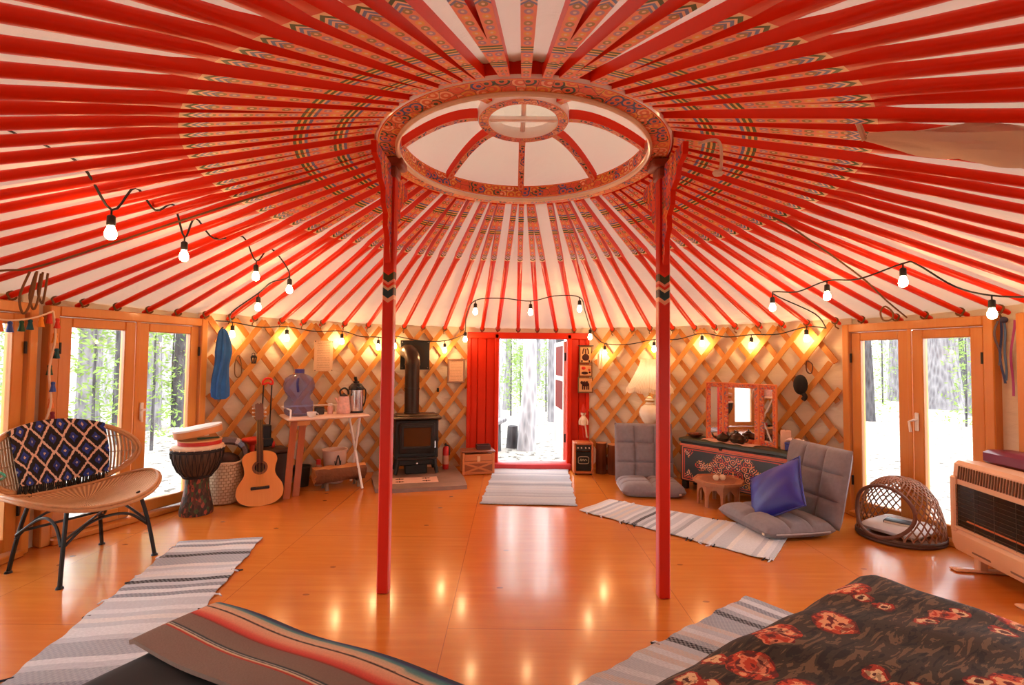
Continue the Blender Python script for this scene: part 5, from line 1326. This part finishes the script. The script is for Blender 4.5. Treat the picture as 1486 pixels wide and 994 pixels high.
# three-part mirror
def mirror_paint():
    t = NT('painted_mirror_frame'); c = t.co(); v = t.vor(c, 75); h, _, _ = t.sep(v.outputs['Color'])
    k = t.ramp(h, [(0, lin(214, 104, 46)), (.45, lin(224, 130, 70)), (.7, lin(130, 110, 110)), (.85, lin(200, 60, 36))], True)
    return t.P(k, .45)
MP = mirror_paint(); MO = plain('orange_mirror_edge', lin(226, 120, 50), .45); MG = NT('mirror_silver').P((.92, .92, .92), .02, 1.0)
t = thing('vanity_mirror', 'three-part mirror in a painted orange frame standing on the chest', 'mirror', cl(.20, .19, .519), CR)
Lw, Hh = .70, .575
def leafm(name, x0, x1, ang, piv):
    e = MB(); w = x1 - x0; fw_ = .042
    for x in (x0 + fw_ / 2, x1 - fw_ / 2): e.bbox((x, 0, Hh / 2), (fw_, .022, Hh), .004)
    for z in (fw_ / 2, Hh - fw_ / 2): e.bbox(((x0 + x1) / 2, 0, z), (w - 2 * fw_, .022, fw_), .004)
    f = e.build(name, MP, t)
    e = MB()
    for x in (x0 + .004, x1 - .004): e.bbox((x, -.006, Hh / 2), (.010, .024, Hh + .004), .002)
    e.bbox(((x0 + x1) / 2, -.006, Hh), (w, .024, .012), .002); e.build('edge_strip', MO, f)
    e = MB(); e.box(((x0 + x1) / 2, .004, Hh / 2), (w - 2 * fw_ + .006, .004, Hh - 2 * fw_ + .006)); e.build('mirror_glass', MG, f)
    e = MB(); e.box(((x0 + x1) / 2, .010, Hh / 2), (w - .02, .006, Hh - .02)); e.build('backing', M['slat2'], f)
    if ang:
        f.location = piv; f.rotation_euler = (0, 0, ang)
        Mx_ = Matrix.Translation(-V(*piv))
        f.data.transform(Mx_)
        for c in f.children: c.data.transform(Mx_)
leafm('centre_leaf', .17, .52, 0, None)
leafm('side_leaf', 0, .166, .0 + rad(14), (.166, 0, 0)); leafm('side_leaf', .524, .70, rad(-10), (.524, 0, 0))
def teapot(label, loc, rz, s):
    t = thing('teapot', label, 'teapot', loc, rz)
    BR = plain('dark_bronze', lin(60, 44, 28), .3, .7, var=.3)
    b = MB(); b.lathe([(0, 0), (.04 * s, 0), (.066 * s, .02 * s), (.07 * s, .045 * s), (.052 * s, .075 * s), (.03 * s, .085 * s), (0, .086 * s)], n=24); b.build('body', BR, t)
    b = MB(); b.lathe([(.03 * s, .084 * s), (.02 * s, .096 * s), (.006 * s, .1 * s), (.008 * s, .11 * s), (0, .115 * s)], n=16); b.build('lid', BR, t)
    b = MB(); b.tube(spl([(-.06 * s, 0, .035 * s), (-.1 * s, 0, .055 * s), (-.115 * s, 0, .09 * s)], 4), [.014 * s] * 4 + [.01 * s] * 4 + [.007 * s], 8); b.build('spout', BR, t)
    b = MB(); b.tube(spl([(.05 * s, 0, .065 * s), (.095 * s, 0, .075 * s), (.1 * s, 0, .04 * s), (.064 * s, 0, .025 * s)], 4), .006 * s, 6); b.build('handle', BR, t)
teapot('smaller dark bronze teapot standing before the mirror on the chest', cl(.42, .075, .5225), CR + .4, .85)
teapot('larger dark bronze teapot nearest the mirror centre on the chest', cl(.565, .085, .5225), CR - .2, 1.05)
b = MB(); b.surf(lambda u, v: (lerp(-.25, .27, u), lerp(-.05, .12, v) + .012 * math.sin(u * 14), .004 + .010 * max(0, math.sin(u * 19 + v * 4)) * (1 - v)), 40, 8, .003)
o = b.build('table_runner', plain('peach_cloth', lin(236, 186, 158), .9, var=.15, scale=25)); o.location = cl(.47, .06, .5195); o.rotation_euler = (0, 0, CR); tag(o, 'crumpled peach cloth lying along the chest before the mirror', 'cloth')
t = thing('candle', 'tall pale pink pillar candle on the chest beside the mirror', 'candle', cl(.965, .17, .519))
b = MB(); b.lathe([(0, 0), (.042, 0), (.044, .006), (.043, .165), (.036, .172), (.03, .165), (0, .163)], n=24); b.build('wax', plain('pink_wax', lin(232, 184, 152), .5, transl=.2), t)
b = MB(); b.tube([(0, 0, .16), (.002, 0, .18)], .0015, 5); b.build('wick', M['black'], t)
t = thing('blue_box', 'low blue box lying on the end of the painted chest', 'box', cl(1.05, .17, .519), CR)
b = MB(); b.bbox((0, 0, .03), (.13, .15, .06), .005); b.build('body', plain('blue_card', lin(48, 54, 130), .5), t)
b = MB(); b.bbox((0, 0, .066), (.134, .154, .014), .004); b.build('lid', plain('blue_card_lid', lin(70, 78, 150), .5), t)
b = MB(); b.surf(lambda u, v: (lerp(-.07, .06, u), lerp(-.045, .045, v), .012 * abs(math.sin(u * 7)) + .012 * math.sin(v * PI)), 18, 10, .012)
o = b.build('napkin', plain('white_napkin', lin(240, 214, 200), .9)); o.location = cl(1.05, .165, .606); o.rotation_euler = (0, 0, CR); tag(o, 'folded white napkin lying on the low blue box', 'napkin')
t = thing('wooden_bowl', 'dark shallow bowl on the end of the chest nearest the lamp', 'bowl', cl(.09, .13, .519))
b = MB(); b.lathe([(0, .004), (.04, 0), (.075, .03), (.08, .038), (.072, .036), (.038, .01), (0, .012)], n=24); b.build('bowl', plain('dark_bowl', lin(96, 46, 26), .4), t)
b = MB(); b.ball((.01, 0, .034), (.03, .025, .02), 10); b.ball((-.025, .01, .03), (.02, .02, .016), 8); b.build('contents', plain('brown_pods', lin(130, 66, 36), .7), t)
# low octagonal table
t = thing('low_table', 'low carved octagonal wooden table before the painted chest', 'table', (1.86, 1.775, 0), .2)
WC = wood('carved_walnut', lin(196, 130, 84), lin(150, 88, 50), 'X', 9, .5, .55, .1)
def octa(r): return [(r * math.cos(PI / 8 + k * PI / 4), r * math.sin(PI / 8 + k * PI / 4)) for k in range(8)]
b = MB(); b.prism(octa(.225), .205, .222); b.prism(octa(.205), .19, .205)
for k in range(8):
    p, q = octa(.218)[k], octa(.218)[(k + 1) % 8]; b.tube([(p[0], p[1], .224), (q[0], q[1], .224)], .008, 6)
b.build('tabletop', WC, t)
b = MB(); b.prism(octa(.16), .2225, .2245); b.build('inlay', plain('dark_inlay', lin(150, 90, 56), .5, var=.5, scale=60), t)
for k in range(8):
    p, q = V(*octa(.185)[k], 0), V(*octa(.185)[(k + 1) % 8], 0); b = MB(); d = (q - p); n = 10
    # arched side panel
    prof = []
    for j in range(n + 1):
        s = j / n; z = .0 if (s < .16 or s > .84) else .125 + .035 * math.sin((s - .16) / .68 * PI) + .012 * abs(math.sin((s - .16) / .68 * PI * 3)); prof.append((s, z))
    pts = [(0, .19), (0, 0), (.13, 0), (.15, .09)] + [(lerp(.17, .83, j / 12), .11 + .045 * math.sin(j / 12 * PI) + .01 * abs(math.sin(j / 12 * PI * 2.5))) for j in range(13)] + [(.85, .09), (.87, 0), (1, 0), (1, .19)]
    inn = V(-p.y - q.y, p.x + q.x, 0).normalized(); nn = (p + q).normalized()
    o3 = [b.v(p + d * s + V(0, 0, z)) for s, z in pts]; i3 = [b.v(p + d * s + V(0, 0, z) - nn * .014) for s, z in pts]
    b.f(o3); b.f(i3[::-1])
    for i in range(len(pts)): j = (i + 1) % len(pts); b.f([o3[i], i3[i], i3[j], o3[j]])
    b.build('leg_panel', WC, t)
for x, y, lb in ((-.03, -.02, 'round cream candle on the low octagonal table, the one nearer the lamp'), (.035, -.01, 'round cream candle on the low octagonal table, the one nearer the blue pillow')):
    t = thing('tea_candle', lb, 'candle', (1.86 + x, 1.775 + y, .2247))
    b = MB(); b.lathe([(0, 0), (.016, 0), (.026, .016), (.027, .028), (.02, .043), (.008, .049), (0, .049)], n=18); b.build('wax', plain('cream_wax', lin(246, 222, 186), .5, transl=.2), t)
    b = MB(); b.tube([(0, 0, .048), (0, 0, .058)], .0015, 5); b.build('wick', M['black'], t)
# hat and mask on the lattice
t = on_wall('black_hat', 'black hat hanging on the lattice above the chest', 'hat', 34.6, 1.09)
b = MB(); b.ball((0, -.03, .01), (.065, .035, .095), 18); b.build('crown', plain('black_felt_hat', (.012, .01, .01), .9), t)
b = MB(); b.tube(spl([(.035, -.05, -.07), (.05, -.05, -.10), (.03, -.045, -.125)], 4), .022, 8); b.build('strap', M['black'], t)
t = on_wall('leather_strap', 'dark looped strap hanging on the lattice above the black hat', 'strap', 33.4, 1.26)
b = MB(); b.tube(spl([(-.02, -.008, .06), (.03, -.01, .03), (.02, -.012, -.05), (-.02, -.01, -.03)], 5, True), .006, 6, closed=True); b.build('loop', plain('brown_leather', lin(90, 50, 30), .6), t)
# ------------------------------------------------------------------ wicker dome, heater, bench
def wicker():
    t = thing('wicker_basket', 'egg-shaped open wicker basket lying on the floor by the heater', 'basket', (2.90, .985, 0), rad(-62))
    WK = plain('brown_wicker', lin(150, 104, 76), .7, var=.35, scale=40)
    rx, ry, h = .26, .30, .43
    r_ = random.Random(12)
    def P(a, ph):
        z = h * math.sin(ph); k = math.cos(ph) ** .75
        return V(rx * k * math.cos(a), ry * k * math.sin(a), z * 1.0 + .012)
    def hole(p):  # round mouth facing local -y
        q = p - V(-.02, -.24, .20); return (q.x / .20) ** 2 + (q.z / .175) ** 2 < 1 and p.y < -.02
    b = MB()
    for s in (1, -1):
        for k in range(34):
            pts = []
            for j in range(23):
                ph = j / 22 * PI / 2 * .98; a = 2 * PI * k / 34 + s * j * .075
                p = P(a, ph) + V(r_.uniform(-1, 1), r_.uniform(-1, 1), r_.uniform(-1, 1)) * .003
                if hole(p):
                    if len(pts) > 1: b.tube(pts, .0052, 5)
                    pts = []
                else: pts.append(p)
            if len(pts) > 1: b.tube(pts, .0052, 5)
    b.build('woven_shell', WK, t)
    b = MB()
    b.tube([V(-.02 + .20 * math.cos(a), -(math.sqrt(max(.02, 1 - ((.20 + .175 * math.sin(a)) / h) ** 2)) ** .75 * ry * math.sqrt(max(.05, 1 - ((-.02 + .2 * math.cos(a)) / rx) ** 2))) - .002, .215 + .175 * math.sin(a)) for a in [2 * PI * k / 40 for k in range(40)]], .013, 8, closed=True)
    b.build('mouth_rim', plain('dark_wicker_rim', lin(110, 66, 46), .6), t)
    b = MB()
    for z, k in ((.014, 1.0), (.032, 1.0)): b.tube([(rx * k * math.cos(a), ry * k * math.sin(a), z) for a in [2 * PI * q / 40 for q in range(40)]], .013, 8, closed=True)
    b.build('base_ring', plain('dark_wicker_base', lin(84, 58, 46), .7), t)
    b = MB(); b.lathe([(0, .012), (rx * .95, .014), (rx * .95, .02), (0, .022)], n=32, sy=ry / rx); b.build('base', WK, t)
    return t
wt_ = wicker()
b = MB(); pad(b, .36, .40, .08, 1, 1, lambda x, y, z: V(x, y, z))
o = b.build('cushion', plain('white_cushion', lin(232, 228, 226), .9)); o.location = (2.90, .985, .036); o.rotation_euler = (0, 0, rad(-62)); tag(o, 'white cushion lying inside the egg-shaped wicker basket', 'cushion')
t = thing('book', 'dark book lying on the cushion inside the wicker basket', 'book', (2.85, .93, .113), rad(-50))
b = MB(); b.bbox((0, 0, .011), (.17, .12, .022), .003); b.build('cover', plain('dark_book', lin(44, 40, 42), .5), t)
b = MB(); b.box((.004, -.001, .011), (.166, .1215, .015)); b.build('pages', plain('pages', lin(220, 210, 190), .8), t)
# gas wall heater on feet
HM = plain('tan_heater_enamel', lin(226, 176, 134), .35, var=.05, coat=.3)
t = thing('gas_heater', 'tan gas heater with dark front glass standing on feet', 'heater', (2.885, .125, 0), rad(-99))
Wd = .70
b = MB(); prof = [(-.075, .10), (-.095, .15), (-.10, .22), (-.085, .24), (-.085, .56), (-.075, .655), (-.05, .675), (.07, .675), (.07, .085), (-.045, .085)]
b.prism(prof, -Wd / 2, Wd / 2, Matrix(((0, 0, 1, 0), (1, 0, 0, 0), (0, 1, 0, 0), (0, 0, 0, 1)))); b.build('cabinet', HM, t)
b = MB()
for x in (-Wd / 2 + .02, Wd / 2 - .02): b.bbox((x, -.092, .40), (.045, .03, .36), .01)
b.bbox((0, -.090, .255), (Wd - .06, .03, .02), .006); b.build('front_frame', HM, t)
b = MB(); b.box((0, -.0875, .395), (Wd - .09, .006, .27)); b.build('dark_window', plain('dark_heater_glass', lin(52, 40, 30), .15, var=.3, scale=5), t)
b = MB()
for k in range(9): z = .285 + .027 * k; b.tube([(-Wd / 2 + .045, -.099, z), (Wd / 2 - .045, -.099, z)], .0013, 5)
for k in range(5): x = lerp(-Wd / 2 + .05, Wd / 2 - .05, k / 4); b.tube([(x, -.102, .265), (x, -.102, .53)], .0014, 5)
b.build('guard_wires', plain('dark_wire', lin(90, 76, 64), .4, .8), t)
b = MB(); b.tube([(-.22, -.093, .315), (.22, -.093, .315)], .006, 6); b.build('burner_glow', plain('burner_bar', lin(206, 110, 60), .4), t)
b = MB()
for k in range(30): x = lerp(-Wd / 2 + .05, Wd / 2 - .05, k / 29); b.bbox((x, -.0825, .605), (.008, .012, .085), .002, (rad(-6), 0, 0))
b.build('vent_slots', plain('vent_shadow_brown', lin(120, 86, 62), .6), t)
b = MB()
for x in (-.12, .16): b.bbox((x, -.0885, .135), (.14, .008, .014), .002, (rad(20), 0, 0))
b.build('lower_slots', plain('slot_brown', lin(130, 96, 72), .6), t)
for x in (-.24, .24):
    b = MB(); b.bbox((x, -.01, .05), (.05, .05, .10), .006); b.bbox((x, -.02, .008), (.06, .30, .016), .006); b.build('foot', HM, t)
t = thing('storage_bench', 'narrow bench with purple top cushion standing behind the heater', 'bench', (3.115, .15, 0), rad(-94))
b = MB(); b.bbox((0, .0, .34), (.62, .17, .64), .01)
for x in (-.28, .28): b.bbox((x, 0, .02), (.05, .15, .04), .005)
b.build('base', M['pine_h'], t)
b = MB(); b.bbox((0, 0, .705), (.66, .19, .09), .018); b.build('cushion', plain('purple_vinyl', lin(118, 30, 66), .4, coat=.2), t)
# ribbons, garland
t = thing('ribbon_bunch', 'blue and purple ribbons hanging from the lattice top behind the heater', 'ribbon', (3.235, .50, 1.60))
for k, (dx, dy, L, c) in enumerate(((0, .02, .42, lin(40, 60, 110)), (-.01, -.01, .40, lin(60, 90, 130)), (0, -.05, .5, lin(150, 40, 110)), (-.01, .035, .3, lin(90, 80, 90)))):
    b = MB(); b.surf(lambda u, v, dx=dx, dy=dy, L=L, k=k: (dx + .012 * math.sin(v * 7 + k), dy + lerp(-.008, .008, u) + .012 * math.sin(v * 5 + k * 2), -L * v), 3, 18, .002); b.build('ribbon', plain('ribbon_%d' % k, c, .6), t)
b = MB(); b.ball((0, .0, .005), .022, 10); b.build('knot', plain('ribbon_knot', lin(60, 60, 90), .7), t)
t = thing('tassel_garland', 'cream cord with colourful tassels hung across the far glazed door', 'garland', (-3.17, .56, 1.60))
pts = spl([(.0, 0, 0), (.0, -.10, -.045), (-.01, -.20, -.075), (-.02, -.30, -.085), (-.03, -.42, -.07)], 6); pts2 = spl([(0, 0, 0), (.012, .01, -.18), (0, -.01, -.4), (.012, 0, -.62), (0, -.03, -.76)], 6)
b = MB(); b.tube(pts, .006, 6); b.tube(pts2, .007, 6); b.build('cord', M['cream'], t)
tc = [lin(210, 60, 40), lin(240, 150, 40), lin(20, 80, 90), lin(40, 80, 50), lin(60, 90, 170), lin(230, 130, 60), lin(120, 30, 50)]
for k in range(15):
    p = pts[int(lerp(2, len(pts) - 2, k / 6))] if k < 7 else pts2[int(lerp(2, len(pts2) - 1, (k - 7) / 7))]
    b = MB(); b.lathe([(0, .0), (.011, -.004), (.013, -.016), (.010, -.021), (.019, -.07), (0, -.072)], tuple(p + (V(0, 0, -.004) if k < 7 else V(.012 * (1 if k % 2 else -1), .012, 0))), 8); b.build('tassel', plain('tassel_%d' % k, tc[k % 7], .8), t)
# ------------------------------------------------------------------ ropes and rolled flap of the roof
def rope(name, label, pts, r=.006, mat='rope', cat='rope'):
    b = MB(); b.tube(spl(pts, 6), r, 6); return tag(b.build(name, M[mat]), label, cat)
def rp(r, a, off=.02): return (r * math.cos(rad(a)), r * math.sin(rad(a)), zroof(r) - off)
t = thing('roof_rope', 'long dark roof rope ending in loops above the glazed doors by the rattan chair', 'rope', (0, 0, 0))
b = MB(); b.tube(spl([rp(1.2, -178.7), rp(1.6, -179.1), rp(2.02, -179.8), rp(2.74, 179.5), rp(2.9, -178.7), rp(3.2, -176)], 6), .0065, 6); b.build('line', M['rope'], t)
for dy, L in ((0, .21), (.03, .17), (-.035, .24)): b = MB(); b.tube(spl([(-2.77, .02 + dy, 1.77), (-2.80, .02 + dy * 1.6, 1.77 - L * .6), (-2.78, .025 + dy * 1.6, 1.77 - L), (-2.76, .03 + dy * 1.2, 1.77 - L * .7), (-2.74, .03 + dy, 1.775)], 5), .006, 6); b.build('loop', M['rope'], t)
t = thing('roof_rope', 'dark rope slanting under the roof canvas above the doors behind the heater', 'rope', (0, 0, 0))
b = MB(); b.tube(spl([rp(1.55, 7.5), rp(1.68, 8.5), rp(2.05, 11.9), rp(2.5, 15), rp(2.86, 17.5), rp(3.2, 19)], 6), .006, 6); b.build('line', M['rope'], t)
b = MB(); b.tube(spl([(2.72, .86, 1.73), (2.76, .84, 1.68), (2.74, .83, 1.63), (2.71, .87, 1.63), (2.70, .88, 1.69)], 5, True), .006, 6, closed=True); b.build('loop', M['rope'], t)
t = thing('rope_knot', 'pale cotton tie dangling from the crown ring beside the roof post', 'rope', (.95, -.42, 2.37))
b = MB(); b.tube(spl([(-.1, .02, .0), (-.03, 0, .01), (.0, 0, -.02), (.005, .01, -.12), (-.02, .015, -.16)], 5), .008, 6); b.ball((-.01, .01, -.15), (.028, .02, .018), 8); b.build('tie', M['cream'], t)
b = MB()
def flap(u, v):
    a = 2 * PI * v; p0 = V(1.27, -.95, 2.15); p1 = V(2.35, -1.42, 1.85); p = p0.lerp(p1, u); d = (p1 - p0).normalized(); s_ = d.cross(V(0, 0, 1)).normalized(); n_ = s_.cross(d)
    r = .07 * min(1, .25 + u * 3.2) * (1 + .2 * math.sin(a * 3 + u * 22) + .08 * math.sin(a * 7 + u * 9)); return p + s_ * r * 1.5 * math.cos(a) + n_ * r * .6 * math.sin(a)
b.surf(flap, 40, 24); b.tube([flap(0, .5), (1.24, -.93, 2.25)], .01, 6)
tag(b.build('rolled_canvas', M['canvas_flap']), 'bundle of cream canvas tucked under the roof poles', 'canvas')
# ------------------------------------------------------------------ string lights
bm_s = MB(); bm_s.lathe([(.010, .0), (.017, -.006), (.018, -.045), (.015, -.05), (0, -.05)], n=14); sock0 = bm_s.build('socket', M['rubber'])
bm_b = MB(); bm_b.lathe([(.012, -.048), (.015, -.058), (.022, -.076), (.0245, -.09), (.020, -.108), (.010, -.115), (0, -.117)], n=16); bulb0 = bm_b.build('bulb', M['bulb'])
first = [True]
def string(label, pts, bulbs, n=5):
    t = thing('string_lights', label, 'string lights', (0, 0, 0), 0)
    b = MB(); b.tube(spl(pts, n), .0055, 6)
    for p, drop in bulbs: b.tube([p, (p[0], p[1], p[2] - drop)], .0045, 6)
    b.build('cable', M['rubber'], t)
    for p, drop in bulbs:
        s = sock0 if first[0] else sock0.copy(); q = bulb0 if first[0] else bulb0.copy()
        if not first[0]: COL.objects.link(s); COL.objects.link(q)
        first[0] = False
        s.parent = t; s.location = (p[0], p[1], p[2] - drop); q.parent = s
def wl(a, z, R=3.225): return (R * math.cos(rad(a)), R * math.sin(rad(a)), z)
B1 = [((-1.937, -.482, 1.985), .025), ((-1.963, .068, 1.995), .025), ((-1.874, .696, 1.985), .025), ((-1.80, 1.06, 1.95), .03), ((-2.146, 1.26, 1.83), .03)]
string('string of warm bulbs strung under the roof poles above the rattan chair', [rp(2.28, -139, -.062), rp(2.12, -150, -.062), rp(2.03, -160, -.062), B1[0][0], rp(1.97,-170,-.062), (-1.94, -.2, 2.07), rp(1.95,-178.5,-.062), B1[1][0], rp(1.98,175,-.062), (-1.97, .36, 2.06), rp(2.0,163,-.062), B1[2][0], rp(2.05,155,-.062), B1[3][0], (-1.98, 1.13, 1.90), B1[4][0], (-2.5, 1.5, 1.69), wl(146, 1.62)], B1)
A2 = [(145.8, 1.503), (136.6, 1.492), (126.4, 1.475), (119.2, 1.423), (115.9, 1.44), (105.4, 1.40)]
B2 = [(wl(a, z + .125), .03) for a, z in A2]
P2 = []
for i, (a, z) in enumerate(A2):
    P2.append(wl(a, z + .125))
    if i + 1 < len(A2): P2.append(wl((a + A2[i + 1][0]) / 2, (z + A2[i + 1][1]) / 2 + .10))
string('string of warm bulbs along the lattice top above the white table and stove', [wl(148.5, 1.63)] + P2 + [wl(101.5, 1.60)], B2)
B3 = [((-.60, 2.99, 1.645), .02), ((-.426, 2.20, 1.905), .03), ((.136, 2.21, 1.905), .03), ((.615, 2.06, 1.93), .03), ((.84, 2.80, 1.68), .02)]
string('string of warm bulbs on the roof poles above the red door', [wl(101.5, 1.60), B3[0][0], (-.55, 2.6, 1.80), B3[1][0], (-.15, 2.2, 1.93), B3[2][0], (.38, 2.12, 1.95), B3[3][0], (.72, 2.4, 1.83), B3[4][0], wl(73, 1.60)], B3)
A4 = [(70.9, 1.39), (60.8, 1.434), (51.5, 1.493), (42.6, 1.464), (33.5, 1.52)]
B4 = [(wl(a, z + .12), .025) for a, z in A4]
P4 = []
for i, (a, z) in enumerate(A4):
    P4.append(wl(a, z + .12))
    if i + 1 < len(A4): P4.append(wl((a + A4[i + 1][0]) / 2, (z + A4[i + 1][1]) / 2 + .09))
string('string of warm bulbs along the lattice top above the lamp and mirror', [wl(73, 1.60)] + P4 + [wl(30.5, 1.62)], B4)
B5 = [((2.058, 1.188, 1.865), .03), ((2.19, .708, 1.89), .025), ((2.269, .131, 1.90), .025), ((2.828, .166, 1.72), .025)]
string('string of warm bulbs under the roof poles above the heater', [wl(30.5, 1.62), (2.5, 1.35, 1.72), B5[0][0], (2.12, .95, 1.845), B5[1][0], (2.23, .45, 1.86), B5[2][0], (2.31, .08, 1.885), (2.55, .10, 1.76), B5[3][0], (2.95, .0, 1.69), (3.1, -.3, 1.66)], B5)
